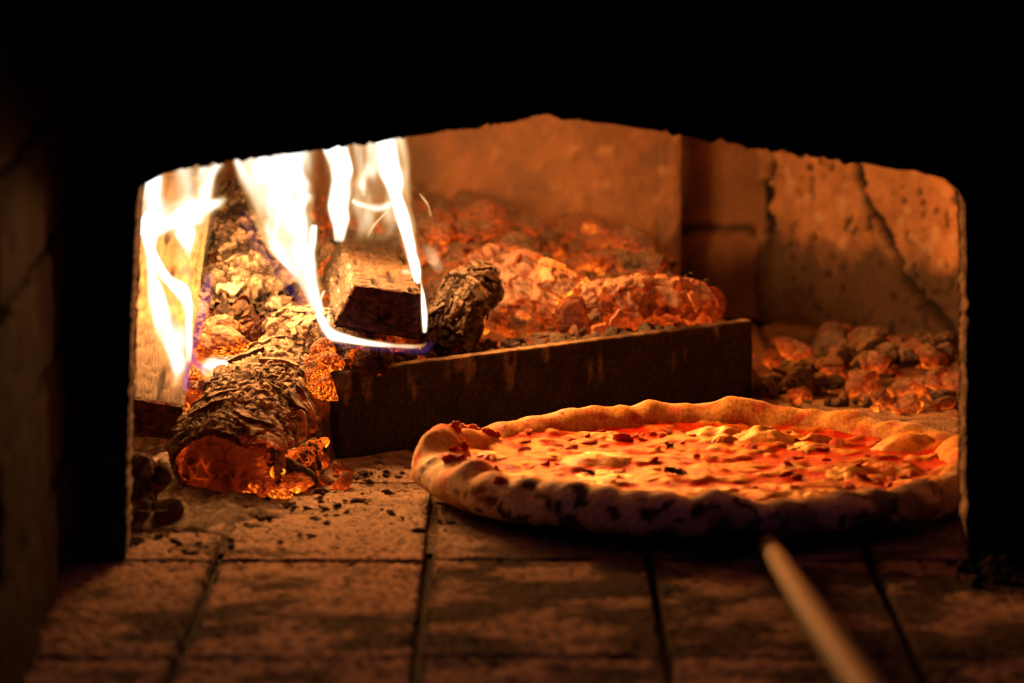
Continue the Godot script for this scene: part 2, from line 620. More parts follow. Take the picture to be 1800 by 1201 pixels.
	var wr = wall_sheet(eye, [Vector3(0.193, 0, -0.962), Vector3(0.204, 0, -0.92), Vector3(0.235, 0, -0.87), Vector3(0.29, 0, -0.79), Vector3(0.345, 0, -0.70), Vector3(0.40, 0, -0.56), Vector3(0.43, 0, -0.35), Vector3(0.43, 0, 0.012)], -0.004, 0.33, 460, 170, 0.05, right_paint)
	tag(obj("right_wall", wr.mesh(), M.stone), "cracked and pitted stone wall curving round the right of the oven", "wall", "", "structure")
	var top = rough_box(Vector3(0.95, 0.05, 1.2), 0.02, 0.004, 10.0, Color(0.30, 0.22, 0.16), 5.0, 0.5)
	var ce = obj("oven_ceiling", top.mesh(), M.stone)
	ce.position = Vector3(0.04, 0.352, -0.60)
	tag(ce, "stone ceiling over the fire, out of sight behind the arch", "ceiling", "", "structure")
	# the slab
	var ss = Shape.new()
	var nu = 150
	var nv = 80
	for a in nu:
		for c in nv:
			var x = lerpf(-0.20, 0.1315, a / (nu - 1.0))
			var y = lerpf(0.0, 0.30, c / (nv - 1.0))
			var p = Vector3(x, y, -0.90)
			var e = 0.1315 - x
			var score = (1.0 - sm(0.0, 0.0012, absf(e - 0.012 - 0.001 * n3(p, 30.0)))) + 0.7 * (1.0 - sm(0.0, 0.001, absf(e - 0.018 - 0.001 * n3(p, 22.0))))
			var bump = 0.0018 * f3(p, 18.0) + 0.0008 * f3(p, 80.0) + 0.003 * sm(0.5, 0.65, n3(p, 45.0))
			p.z += bump - 0.002 * score
			p.z -= 0.003 * (1.0 - sm(0.0, 0.004, e + 0.003 * n3(p, 50.0)))
			var col = Color(0.30, 0.165, 0.09) * (0.95 + 0.7 * f3(p * Vector3(1, 0.6, 1), 12.0) + 0.15 * n3(p, 60.0))
			col = mixc(col, Color(0.44, 0.28, 0.17), 0.8 * sm(0.5, 0.6, n3(p, 45.0)))
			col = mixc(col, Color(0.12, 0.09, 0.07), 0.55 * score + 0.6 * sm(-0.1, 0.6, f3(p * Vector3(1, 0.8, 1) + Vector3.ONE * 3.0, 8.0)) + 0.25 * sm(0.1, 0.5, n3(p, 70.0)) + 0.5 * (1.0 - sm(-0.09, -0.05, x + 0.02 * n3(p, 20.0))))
			col.a = 1.0
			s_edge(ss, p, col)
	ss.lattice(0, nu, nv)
	var fi = ss.v.size()
	for c in nv:
		for d in 5:
			var p = ss.v[(nu - 1) * nv + c] + Vector3(0.0006 * d * n3(Vector3(0, c * 0.1, d), 3.0), 0, -0.009 * d)
			ss.add(p, Color(0.38, 0.28, 0.2))
	ss.lattice(fi, nv, 5)
	fi = ss.v.size()
	for a in 2:
		for c in 2:
			ss.add(Vector3(lerpf(-0.20, 0.1315, a), lerpf(0.0, 0.30, c), -0.936), Color(0.3, 0.2, 0.15))
	ss.lattice(fi, 2, 2)
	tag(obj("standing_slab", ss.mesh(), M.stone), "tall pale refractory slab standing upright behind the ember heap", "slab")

func s_edge(s: Shape, p: Vector3, c: Color):
	s.add(p, c)

# ---------------------------------------------------------------- the fire
const ASH_PALE := Color(0.52, 0.42, 0.34)
const ASH := Color(0.30, 0.24, 0.195)
const CHAR := Color(0.030, 0.026, 0.024)

func coal_shape(sd: int, stretch: Vector3, heat: float, spread: float, ashy: float, n := 17) -> ArrayMesh:
	# a broken lump of charcoal about 2 across: flat fractures, uneven skin, glow where it is hot
	var r2 = RandomNumberGenerator.new()
	r2.seed = sd
	var planes = []
	for k in 8:
		var d = Vector3(r2.randfn(), r2.randfn(), r2.randfn()).normalized()
		planes.append([d, r2.randf_range(0.55, 0.95)])
	var s = Shape.new()
	for f in 6:
		var ax = f / 2
		var sg = 1.0 if f % 2 == 0 else -1.0
		var first = s.v.size()
		for a in n:
			for b in n:
				var p = Vector3.ZERO
				p[ax] = sg
				p[(ax + 1) % 3] = tan((a / (n - 1.0) - 0.5) * PI / 2)
				p[(ax + 2) % 3] = tan((b / (n - 1.0) - 0.5) * PI / 2)
				var d = p.normalized()
				var r = 1.15
				for pl in planes:
					var c = d.dot(pl[0])
					if c > 0.05:
						r = minf(r, pl[1] / c)
				var q = d * r + Vector3(sd, 0, sd * 0.37)
				r *= 1.0 + 0.05 * n3(q, 2.2) + 0.018 * n3(q, 7.0) - 0.10 * sm(0.35, 0.5, n3(q, 3.3))
				var w = d * r * stretch
				var seam = (1.0 - sm(0.0, 0.09, absf(n3(q, 1.35)))) * sm(-0.2, 0.3, n3(q + Vector3(0, 9, 0), 1.1))
				r *= 1.0 - 0.06 * seam
				w = d * r * stretch
				var glow = heat - 0.06 + spread * 0.7 * (n3(q, 1.3) + 0.6 * n3(q, 4.5)) + spread * seam + 0.45 * spread * n3(q, 10.0) - 0.11 * d.y - 0.14 * sm(-0.2, 0.5, n3(q, 3.1))
				var top = sm(-0.5, 0.7, d.y * 0.6 + n3(q, 2.5) * 0.8 + ashy)
				# a crust of grey ash and black char hides most of the heat
				var crust = sm(-0.10, 0.16, n3(q + Vector3(0, 0, 9), 2.1) + 0.45 * n3(q, 5.5) + 0.40 * n3(q, 12.0) + 0.75 * d.y + 0.30 * ashy + 0.10)
				r *= 1.0 + 0.035 * crust
				w = d * r * stretch
				if heat > 0.75:
					glow = lerpf(glow + 0.22 * n3(q, 8.0) + 0.20 * n3(q, 17.0), 0.34 + 0.2 * n3(q, 12.0), sm(0.05, 0.4, n3(q, 4.0) + 0.6 * n3(q, 11.0)))
				else:
					glow = lerpf(glow - 0.14 * d.y + 0.14 * n3(q, 8.0), minf(glow * 0.88, 0.55) - 0.05 * d.y + 0.06 * n3(q, 9.0), crust)
				var col = mixc(CHAR * 1.6, mixc(ASH, ASH_PALE, 0.5 + 0.9 * n3(q, 3.0)), top * (1.0 - 0.6 * seam) * (0.7 + 0.5 * n3(q, 9.0) + 0.35 * n3(q, 18.0)))
				col.a = 1.0
				s.add(w, col, glow)
		s.lattice(first, n, n)
		if sg < 0:
			for k in range(s.i.size() - (n - 1) * (n - 1) * 6, s.i.size(), 3):
				var t = s.i[k + 1]
				s.i[k + 1] = s.i[k + 2]
				s.i[k + 2] = t
	s.out()
	return s.mesh()

var coal_bank := []          # [heat level][variant]

func make_coals():
	var heats = [[0.08, 0.10, 0.40], [0.46, 0.14, 0.45], [0.59, 0.15, 0.40], [0.66, 0.18, 0.45], [0.84, 0.16, 0.0]]
	for l in heats.size():
		var row = []
		for k in 7:
			var st = Vector3(rnd(0.8, 1.25), rnd(0.65, 1.0), rnd(0.8, 1.2))
			row.append(coal_shape(100 * l + k * 13 + 5, st, heats[l][0], heats[l][1], heats[l][2]))
		coal_bank.append(row)

const COAL_LOOKS := ["grey ash-covered", "dull red", "glowing red", "glowing orange", "yellow-hot"]

func coal(p: Vector3, r: float, level: int, where: String, group: String, st := Vector3.ONE):
	var o = obj("glowing_coal" if level > 0 else "ash_coal", coal_bank[level][rng.randi() % 7], M.ash)
	o.position = p
	o.rotation = Vector3(rnd(-0.5, 0.5), rnd(0, TAU), rnd(-0.5, 0.5))
	o.scale = st * r
	tag(o, coal_label(p, r, level, where, st), "coal", group)
	return o

func coal_label(p: Vector3, r: float, level: int, where: String, st: Vector3) -> String:
	var form = "flat" if st.y < 0.84 else ("long" if maxf(st.x, st.z) > 1.09 else "blunt")
	# look first, then where it lies in its heap
	var size = "big" if r > 0.0125 else ("mid-sized" if r > 0.0092 else "small")
	var area: Rect2 = areas.get(where, Rect2(p.x - 1, p.z - 1, 2, 2))
	var a = (p.x - area.position.x) / area.size.x
	var b = (p.z - area.position.y) / area.size.y
	var across = ["leftmost", "left", "mid-left", "middle", "mid-right", "right", "rightmost"][clampi(int(a * 7.0), 0, 6)]
	var deep = ["rear", "back", "centre", "front", "foremost"][clampi(int(b * 5.0), 0, 4)]
	if not areas.has(where):
		return "%s %s coal %s" % [size, COAL_LOOKS[level], where]
	return "%s %s %s coal, %s %s %s" % [size, form, COAL_LOOKS[level], across, deep, where]

var areas := {}

func lies_under_log(p: Vector2) -> bool:
	for l in log_lines:
		var q = Geometry2D.get_closest_point_to_segment(p, l[0], l[1])
		if p.distance_to(q) < l[2]:
			return true
	return false

var log_lines := []

func heap(region: PackedVector2Array, base: Callable, count: int, r0: float, r1: float, level: Callable, where: String, group: String, pile := 0.75, as_stuff := ""):
	# drops coals one after another on a surface and on each other
	var lo = region[0]
	var hi = region[0]
	for p in region:
		lo = lo.min(p)
		hi = hi.max(p)
	if where != "":
		areas[where] = Rect2(lo, hi - lo)
	var cell = 0.003
	var nx = int((hi.x - lo.x) / cell) + 1
	var ny = int((hi.y - lo.y) / cell) + 1
	var hm := PackedFloat32Array()
	hm.resize(nx * ny)
	for a in nx:
		for b in ny:
			hm[a * ny + b] = base.call(lo.x + a * cell, lo.y + b * cell)
	var lists = []
	for l in 5:
		lists.append([])
	var made = 0
	var tries = 0
	while made < count and tries < count * 8:
		tries += 1
		var p = Vector2(rnd(lo.x, hi.x), rnd(lo.y, hi.y))
		if not Geometry2D.is_point_in_polygon(p, region):
			continue
		if as_stuff == "" and lies_under_log(p):
			continue
		var r = lerpf(r0, r1, pow(rng.randf(), 1.8))
		var a0 = int((p.x - lo.x) / cell)
		var b0 = int((p.y - lo.y) / cell)
		var k = int(r * 0.75 / cell)
		var y = 0.0
		var num = 0
		for a in range(maxi(0, a0 - k), mini(nx, a0 + k + 1)):
			for b in range(maxi(0, b0 - k), mini(ny, b0 + k + 1)):
				y += hm[a * ny + b]
				num += 1
		y /= maxi(num, 1)
		if y - base.call(p.x, p.y) > r1 * 1.7:
			continue
		for a in range(maxi(0, a0 - k), mini(nx, a0 + k + 1)):
			for b in range(maxi(0, b0 - k), mini(ny, b0 + k + 1)):
				hm[a * ny + b] = maxf(hm[a * ny + b], y + r * pile * 1.2)
		var lv = clampi(level.call(p.x, p.y, y), 0, 4)
		var c = Vector3(p.x, y + r * 0.42, p.y)
		made += 1
		if as_stuff == "":
			coal(c, r, lv, where, group, Vector3(rnd(0.85, 1.15), rnd(0.75, 1.05), rnd(0.85, 1.15)))
		else:
			lists[lv].append(Transform3D(Basis.from_euler(Vector3(rnd(-1, 1), rnd(0, TAU), rnd(-1, 1))).scaled_local(Vector3(r * rnd(0.8, 1.5), r * rnd(0.45, 0.9), r)), c))
	if as_stuff != "":
		for l in 5:
			if lists[l].size() == 0:
				continue
			var mm = MultiMesh.new()
			mm.transform_format = MultiMesh.TRANSFORM_3D
			mm.mesh = coal_bank[l][l % 7].duplicate()
			mm.mesh.surface_set_material(0, M.ash)
			mm.instance_count = lists[l].size()
			for k in lists[l].size():
				mm.set_instance_transform(k, lists[l][k])
			var o = MultiMeshInstance3D.new()
			o.name = numbered("glowing_coal_bits" if l > 0 else "ash_bits")
			o.multimesh = mm
			add_child(o)
			tag(o, "%s small bits %s" % [COAL_LOOKS[l], as_stuff], "coal bits" if l > 0 else "ash", "", "stuff")

# ---- charred logs: a core with hot cracks, and plates of char and ash on it
func clip(poly: Array, m: Vector2, d: Vector2) -> Array:
	var out = []
	for k in poly.size():
		var a = poly[k]
		var b = poly[(k + 1) % poly.size()]
		var da = (a - m).dot(d)
		var db = (b - m).dot(d)
		if da <= 0:
			out.append(a)
		if da * db < 0:
			out.append(a.lerp(b, da / (da - db)))
	return out

func char_log(called: String, label: String, A: Vector3, B: Vector3, ra: float, rb: float, o: Dictionary) -> Node3D:
	var root = thing(called, label, "log", A, o.get("group", ""))
	log_lines.append([Vector2(A.x, A.z), Vector2(B.x, B.z), ra * 0.85])
	var sd: float = o.get("seed", 1.0)
	var w = B - A
	var L = w.length()
	w /= L
	var side = w.cross(Vector3.UP).normalized()
	var up = side.cross(w).normalized()
	var roll: float = o.get("roll", 0.0)
	var s2 = side * cos(roll) + up * sin(roll)
	var u2 = up * cos(roll) - side * sin(roll)
	side = s2
	up = u2
	var taper: float = o.get("taper", 0.85)
	var bend: float = o.get("bend", 0.006)
	var knob: float = o.get("knob", 0.12)
	# phi = 0 is up
	var surf = func(t: float, phi: float, h: float) -> Vector3:
		var k = lerpf(1.0, taper, t)
		var q = Vector3(sd * 3.0 + t * L * 14.0, cos(phi) * 0.8, sin(phi) * 0.8)
		k *= 1.0 + knob * nz.get_noise_3dv(q * 1.3) + knob * 0.4 * nz.get_noise_3dv(q * 3.7)
		var end = minf(t, 1.0 - t) * L
		k *= lerpf(0.86, 1.0, sm(0.0, 0.012, end))
		var c = w * (t * L) + up * (bend * sin(PI * t)) + side * (bend * 0.7 * nz.get_noise_2d(t * 3.0, sd * 5.0))
		return c + side * (sin(phi) * (ra * k + h)) + up * (cos(phi) * (rb * k + h))
	# the charred skin: cracked into scales, ash on top, heat in the cracks
	var core = Shape.new()
	var nt = clampi(int(L / 0.0012), 60, 260)
	var np_ = 150
	var h0: float = o.get("core_heat", 0.4)
	var hu: float = o.get("under_heat", 0.25)
	var cl: float = o.get("dl", 0.016)
	var ca: float = o.get("da", 0.012)
	var rad = (ra + rb) * 0.5
	var deep: float = o.get("thick", 0.003)
	var gapw: float = o.get("groove", 0.16)
	var shingle: float = o.get("shingle", 0.0)
	var ash0: float = o.get("ash", 0.6)
	for a in nt:
		for b in np_:
			var t = a / (nt - 1.0)
			var phi = TAU * b / np_ - PI
			var q = surf.call(t, phi, 0.0) + Vector3(sd * 0.31, 0, 0)
			var wx = o.get("warp", 0.34) * n3(q, 70.0) + 0.16 * n3(q, 170.0)
			var wy = o.get("warp", 0.34) * n3(q + Vector3(0, 5, 0), 70.0) + 0.16 * n3(q + Vector3(0, 5, 0), 170.0)
			var P = Vector3(t * L / cl + wx, phi * rad / ca + wy, sd * 7.3)
			var edge = ne.get_noise_3dv(P) + 1.0
			var val = nv_.get_noise_3dv(P)
			var P2 = P * 2.6 + Vector3(3, 1, 0)
			var edge2 = ne.get_noise_3dv(P2) + 1.0
			var crack = 1.0 - sm(0.02, gapw, edge)
			var crack2 = (1.0 - sm(0.0, 0.16, edge2)) * 0.55
			var h = deep * ((1.0 - crack) * (0.82 + o.get("uneven", 0.5) * val) - 0.35 * crack2) - deep * 0.6
			h += o.get("curl", 0.0006) * (1.0 - sm(0.08, 0.45, edge)) * (1.0 - crack)
			var step = 0.0
			if shingle > 0.0:
				# overlapping scales of ash, edges ragged
				var ph = t * L / (cl * 1.1) + 0.9 * n3(q, 34.0) + 0.55 * n3(q, 90.0) + 0.25 * n3(q, 230.0) + 0.5 * val
				var fr = ph - floorf(ph)
				h += shingle * (1.0 - fr) 
				step = sm(0.84, 0.98, fr) * 0.85
				h -= shingle * 0.4 * step
			h += 0.0007 * f3(q, 130.0) + 0.00035 * n3(q, 420.0)
			var fine = n3(q, 210.0)
			var dust = clampf(ash0 + 0.40 * val + o.get("patch", 0.4) * f3(q, 26.0) + 0.40 * fine + 0.30 * n3(q, 480.0), 0.0, 1.0)
			dust *= (1.0 - crack) * (1.0 - 0.75 * crack2) * (1.0 - step)
			var pale = mixc(ASH, ASH_PALE, 0.45 + 0.8 * n3(q, 100.0))
			if o.has("brown"):
				pale = mixc(pale, o.brown, 0.5 + 0.5 * n3(q, 50.0))
			var col = mixc(CHAR, pale * (o.get("tone", 1.0) as float), dust)
			col.a = 1.0
			var under = 0.5 - 0.5 * cos(phi - o.get("hot_at", PI) + PI)
			under = pow(under, 1.6)
			var hot_top = o.get("plate_heat", 0.1) + o.get("plate_under", 0.3) * under + 0.10 * val + 0.10 * n3(q, 60.0) + 0.14 * n3(q, 170.0)
			var hot_crack = h0 + hu * under + 0.2 * n3(q, 45.0)
			var hot = lerpf(hot_top, maxf(hot_top, hot_crack), maxf(crack, 0.8 * crack2)) 
			hot += o.get("end_heat", 0.0) * (1.0 - sm(0.0, 0.3, t))
			core.add(surf.call(t, phi, h), col, hot)
	core.lattice(0, nt, np_, false)
	for a in nt - 1:
		core.quad(a * np_ + np_ - 1, (a + 1) * np_ + np_ - 1, (a + 1) * np_, a * np_)
	core.out()
	obj("charred_skin", core.mesh(), M.ash, root)
	# the two ends
	for e in 2:
		var cap = Shape.new()
		var nr_ = 40
		var mid = Vector3.ZERO
		for b in np_:
			mid += surf.call(float(e), TAU * b / np_ - PI, -0.001)
		mid /= np_
		var dir = -w if e == 0 else w
		for r in nr_:
			for b in np_:
				var f = r / (nr_ - 1.0)
				var phi = TAU * b / np_ - PI
				var p = mid.lerp(surf.call(float(e), phi, -0.0012), f)
				var q = p + Vector3(sd * 2.0, 0, 0)
				var grain = n3(Vector3(cos(phi) * 8.0, sin(phi) * 8.0, f * 0.9 + sd) + Vector3.ONE * 0.5 * n3(q, 50.0), 2.6)
				var fib = sm(0.34, 0.50, grain) * sm(0.62, 0.9, f + 0.15 * n3(q, 40.0))
				p += dir * (0.00015 * sin(f * 34.0 + 5.0 * n3(q, 40.0)) + 0.0006 * f3(q, 140.0) - 0.0014 * fib + 0.0085 * (1.0 - pow(f, 3.0)) + 0.0030 * sm(1.0, 0.90, f) + 0.0035)
				var lefty = sm(0.1, 0.9, -sin(phi) + 0.3 * n3(q, 60.0)) + 0.55 * sm(0.2, 0.9, sin(phi) - 0.3 * cos(phi))
				var hot = o.get("cap_heat", 0.3) + 0.05 * n3(q, 50.0) - 0.10 * sm(-0.2, 0.5, n3(q + Vector3(3, 3, 0), 32.0)) + 0.04 * sm(0.1, 0.4, n3(Vector3(q.x * 90.0, q.y * 30.0, q.z), 1.0)) + 0.30 * fib * (0.1 + lefty) + o.get("cap_edge", 0.0) * sm(0.55, 1.0, f) * lefty * sm(-0.3, 0.4, n3(q, 55.0))
				# checked char across the end
				var chk = 1.0 - sm(0.03, 0.20, ne.get_noise_3dv(q * 120.0 + Vector3.ONE * 0.35 * n3(q, 90.0)) + 1.0)
				p -= dir * (0.0013 * chk)
				hot += 0.16 * chk * (0.15 + lefty) - 0.07 * chk * (1.0 - lefty)
				cap.add(p, mixc(mixc(Color(0.12, 0.07, 0.05), CHAR, 0.5 + n3(q, 90.0)), CHAR * 0.6, chk), hot)
		for r in nr_ - 1:
			for b in np_:
				var b2 = (b + 1) % np_
				cap.quad(r * np_ + b, r * np_ + b2, (r + 1) * np_ + b2, (r + 1) * np_ + b)
		cap.towards(dir)
		obj("glowing_end", cap.mesh(), M.char, root)
	# plates
	var dl: float = o.get("dl", 0.016)
	var da: float = o.get("da", 0.016)
	var jit: float = o.get("jitter", 0.75)
	var span0: float = o.get("from", -2.3)
	var span1: float = o.get("to", 2.3)
	var rm = (ra + rb) * 0.5
	var seeds = []
	var nl = int(round(L / dl))
	var na = int(round((span1 - span0) * rm / da))
	for a in range(-1, nl + 1):
		for b in range(-1, na + 1):
			var s = Vector2((a + 0.5 + (0.5 if b % 2 else 0.0)) * L / nl, span0 * rm + (b + 0.5) * (span1 - span0) * rm / na)
			seeds.append(s + Vector2(rnd(-0.5, 0.5) * dl, rnd(-0.5, 0.5) * da) * jit)
	var gap: float = o.get("gap", 0.0022)
	var th: float = o.get("thick", 0.0035)
	var curl: float = o.get("curl", 0.0015)
	var bare: float = o.get("bare", 0.80)
	var skew: float = o.get("skew", 0.0)
	flakes(root, surf, L, o, sd)
	for k in seeds.size():
		var c: Vector2 = seeds[k]
		if c.x < 0.002 or c.x > L - 0.002 or c.y < span0 * rm or c.y > span1 * rm:
			continue
		if rng.randf() < bare:
			continue
		var poly: Array = [Vector2(0, -9), Vector2(L, -9), Vector2(L, 9), Vector2(0, 9)]
		for j in seeds.size():
			if j == k:
				continue
			var d: Vector2 = seeds[j] - c
			if absf(d.x) > dl * 3.2 or absf(d.y) > da * 3.2:
				continue
			poly = clip(poly, c + d * 0.5, d)
			if poly.size() < 3:
				break
		if poly.size() < 3:
			continue
		plate(root, poly, c, gap + 0.0012, 0.0011 * rnd(0.6, 1.4), 0.0012 * rnd(0.0, 1.6), surf, L, rm, skew, o, sd + k * 0.71)
	return root

func flakes(root: Node3D, surf: Callable, L: float, o: Dictionary, sd: float):
	# loose chips of ash and char lying on the bark
	var n: int = o.get("flakes", 260)
	var lo: float = o.get("from", -2.3)
	var hi: float = o.get("to", 2.3)
	for kind in 2:
		var mm = MultiMesh.new()
		mm.transform_format = MultiMesh.TRANSFORM_3D
		mm.mesh = coal_shape(700 + kind + int(sd), Vector3(1.0, 0.35, 0.75), 0.0, 0.0, 0.5 if kind == 0 else -0.6, 4)
		mm.mesh.surface_set_material(0, M.ash)
		mm.instance_count = n / 2
		for k in n / 2:
			var t = rng.randf()
			var phi = rnd(lo, hi) * 0.8
			var p: Vector3 = surf.call(t, phi, o.get("thick", 0.0035) * rnd(0.7, 1.3))
			var up = (surf.call(t, phi, 0.01) - p).normalized()
			var f = up.cross(Vector3(rnd(-1, 1), rnd(-1, 1), rnd(-1, 1))).normalized()
			up = (up + f.cross(up) * rnd(-0.6, 0.6)).normalized()
			var r = lerpf(0.0006, 0.0019, pow(rng.randf(), 2.5))
			var b = Basis(f, up, f.cross(up)).orthonormalized()
			mm.set_instance_transform(k, Transform3D(b.scaled_local(Vector3(r * rnd(0.8, 2.0), r, r)), p))
		var m = MultiMeshInstance3D.new()
		m.name = "ash_flakes" if kind == 0 else "char_flakes"
		m.multimesh = mm
		m.set_meta("kind", "stuff")
		root.add_child(m, true)

func plate(root: Node3D, poly: Array, c: Vector2, gap: float, th: float, curl: float, surf: Callable, L: float, rm: float, skew: float, o: Dictionary, sd: float):
	# resample the outline
	var per = 0.0
	var mid = Vector2.ZERO
	for k in poly.size():
		per += poly[k].distance_to(poly[(k + 1) % poly.size()])
		mid += poly[k]
	mid /= poly.size()
	var n = clampi(int(per / 0.0024), 14, 30)
	var pts = []
	var step = per / n
	var k = 0
	var left = 0.0
	var cur: Vector2 = poly[0]
	for q in n:
		pts.append(cur)
		var need = step
		while need > 0.0:
			var nxt: Vector2 = poly[(k + 1) % poly.size()]
			var d = cur.distance_to(nxt)
			if d > need:
				cur = cur.move_toward(nxt, need)
				need = 0.0
			else:
				need -= d
				cur = nxt
				k = (k + 1) % poly.size()
				if d == 0.0 and need < 1e-9:
					break
	var s = Shape.new()
	var rings = [[1.0, -0.55], [1.0, 0.62], [0.985, 0.86], [0.90, 1.0], [0.70, 1.0], [0.38, 0.97]]
	var ashy: float = o.get("ash", 0.6) + 0.35 * n3(Vector3(sd, 0, 0), 1.3)
	var p_heat: float = o.get("plate_heat", 0.15) + 0.16 * n3(Vector3(0, sd, 0), 1.7)
	for r in rings.size():
		for q in n:
			var e: Vector2 = pts[q]
			var d = e - mid
			var len_ = d.length()
			var shrink = maxf(0.25, (len_ - gap * (0.4 + 1.5 * absf(nz.get_noise_2d(e.x * 340.0 + sd, e.y * 340.0)))) / maxf(len_, 1e-5))
			var f = mid + d * shrink * rings[r][0]
			var rim = rings[r][0]
			var h = th * rings[r][1] + (curl * rim * rim if r > 0 else 0.0)
			var q3 = Vector3(f.x, f.y, sd * 0.01)
			if r > 0:
				h += th * 0.30 * n3(q3, 260.0) + th * 0.55 * n3(q3, 80.0)
				h += skew * (f.x - mid.x)
			var phi = f.y / rm
			var p = surf.call(clampf(f.x / L, 0.0, 1.0), phi, h + o.get("thick", 0.003) * 0.35 + o.get("shingle", 0.0) * 0.6)
			var side_lit = 1.0 if r >= 2 else 0.25
			var col = mixc(CHAR, mixc(ASH, ASH_PALE, 0.5 + 0.9 * n3(q3, 110.0)), side_lit * clampf(ashy + o.get("patch", 0.35) * n3(p * 1.0 + Vector3(sd * 0.001, 0, 0), 42.0) + 0.55 * n3(q3, 150.0) + 0.45 * n3(q3 + Vector3.ONE, 330.0), 0.0, 1.0))
			if o.has("brown"):
				col = mixc(col, o.brown, 0.5 + 0.5 * n3(q3, 50.0))
			col.a = 1.0
			var hot = p_heat + o.get("plate_under", 0.2) * (0.5 - 0.5 * cos(phi - o.get("hot_at", PI) + PI)) + 0.10 * n3(q3, 60.0) + (0.12 if r < 2 else 0.0) * o.get("rim_heat", 1.0)
			s.add(p, col, hot)
	for r in rings.size() - 1:
		for q in n:
			var q2 = (q + 1) % n
			s.quad(r * n + q, r * n + q2, (r + 1) * n + q2, (r + 1) * n + q)
	var pm = Vector3.ZERO
	var f0 = (rings.size() - 1) * n
	for q in n:
		pm += s.v[f0 + q]
	pm /= n
	var cc = s.c[f0]
	var ce = s.add(pm, cc, s.h[f0].x)
	s.fan(f0, n, ce)
	s.out()
	obj("char_plate", s.mesh(), M.ash, root)

# ---- squared wood
func timber(called: String, label: String, front: Array, run: Vector3, o: Dictionary) -> Node3D:
	# front: four corners TL, TR, BR, BL of the end that faces the mouth
	var org: Vector3 = (front[0] + front[1] + front[2] + front[3]) / 4.0
	var root = thing(called, label, "log", org, o.get("group", ""))
	var sd: float = o.get("seed", 1.0)
	var L = run.length()
	var dir = run / L
	var s = Shape.new()
	var nt = 110
	for f in 4:
		var a: Vector3 = front[f]
		var b: Vector3 = front[(f + 1) % 4]
		var wd = a.distance_to(b)
		var nrm = (b - a).cross(run).normalized()
		if nrm.dot((a + b) / 2.0 - org) < 0:
			nrm = -nrm
		var nw = 34
		var first = s.v.size()
		for t in nt:
			for q in nw:
				var tt = t / (nt - 1.0)
				var uu = q / (nw - 1.0)
				var p = a.lerp(b, uu) + run * tt
				var edge = minf(uu, 1.0 - uu) * wd
				var grain = n3(Vector3(uu * wd * 260.0, f * 7.0 + sd, tt * L * 9.0), 1.0)
				var fine = n3(Vector3(uu * wd * 700.0, f * 7.0 + sd, tt * L * 26.0), 1.0)
				var split = sm(0.50, 0.62, n3(Vector3(uu * wd * 90.0, f * 5.0 + sd * 2.0, tt * L * 11.0), 1.0))
				var blot = f3(p + Vector3(sd, sd, 0), 26.0)
				var chip = sm(0.3, 0.6, n3(p + Vector3(0, sd, 3), 85.0))
				var e2 = edge - 0.002 - 0.003 * maxf(0.0, n3(p, 60.0))
				var d = 0.0006 * grain + 0.0003 * fine - 0.003 * split - 0.0018 * chip * o.get("chips", 1.0)
				if e2 < 0.0:
					d -= 0.0035 * pow(minf(-e2 / 0.003, 1.0), 1.5)
				p += nrm * d
				var near = 1.0 - sm(0.0, 0.05, tt * L)
				var base: Color = o.get("wood", Color(0.105, 0.068, 0.041)) if f != o.get("dark_face", 9) else o.get("dark_wood", Color(0.16, 0.13, 0.12))
				var col = base * (0.85 + 0.35 * grain + 0.2 * fine)
				col = mixc(col, Color(0.05, 0.04, 0.035), 0.85 * sm(0.0, 0.45, blot + 0.25 * near + o.get("char", 0.0)))
				col = mixc(col, Color(0.13, 0.105, 0.085) * (0.8 + 0.5 * n3(p, 90.0)), o.get("burnt", 0.0) * (1.0 - sm(0.25, 0.55, tt + 0.12 * n3(p, 25.0))))
				col = mixc(col, Color(0.02, 0.016, 0.014), maxf(split, 0.8 * chip * o.get("chips", 1.0)))
				col = mixc(col, Color(0.03, 0.025, 0.02), 0.7 * (1.0 - sm(0.0, 0.004, tt * L + 0.003 * grain)))
				if f == o.get("dark_face", 9):
					# ash-white flecks along the grain
					col = mixc(col, Color(0.6, 0.52, 0.42), 0.8 * sm(0.55, 0.7, n3(Vector3(uu * wd * 420.0, sd, tt * L * 60.0), 1.0)))
				col.a = 1.0
				s.add(p - org, col, 0.01, Vector2(uu * wd * 30.0, tt * L * 6.0))
		s.lattice(first, nt, nw)
	s.out()
	obj("timber_body", s.mesh(), M.wood, root)
	for e in 2:
		var cap = Shape.new()
		var n = 40
		for a in n:
			for b in n:
				var u = a / (n - 1.0)
				var w2 = b / (n - 1.0)
				var p = (front[0] as Vector3).lerp(front[1], u).lerp((front[3] as Vector3).lerp(front[2], u), w2) + run * e
				var c2 = Vector2(u - 0.62, w2 + 0.12)
				var ang = c2.angle()
				var ring_ = sin(c2.length() * 42.0 + 3.0 * nz.get_noise_2d(u * 4.0, w2 * 4.0))
				var ck = (1.0 - sm(0.0, 0.05, absf(nz.get_noise_2d(ang * 1.3 + sd, 1.0 + c2.length() * 0.8)))) * sm(0.05, 0.3, c2.length())
				var q = p + Vector3(sd, 0, 0)
				p += -dir * (1.0 if e == 0 else -1.0) * (0.00015 * ring_ + 0.0003 * f3(q, 120.0) - 0.0012 * ck - 0.0025 * (1.0 if minf(minf(u, 1 - u), minf(w2, 1 - w2)) < 0.01 else 0.0))
				var col = (o.get("end_wood", Color(0.10, 0.035, 0.028)) as Color) * (0.85 + 0.2 * ring_ + 0.5 * f3(q, 60.0))
				col = mixc(col, CHAR * 0.5, ck)
				col.a = 1.0
				cap.add(p - org, col)
		cap.lattice(0, n, n)
		cap.towards(-dir if e == 0 else dir)
		obj("charred_end", cap.mesh(), M.endgrain, root)
	return root

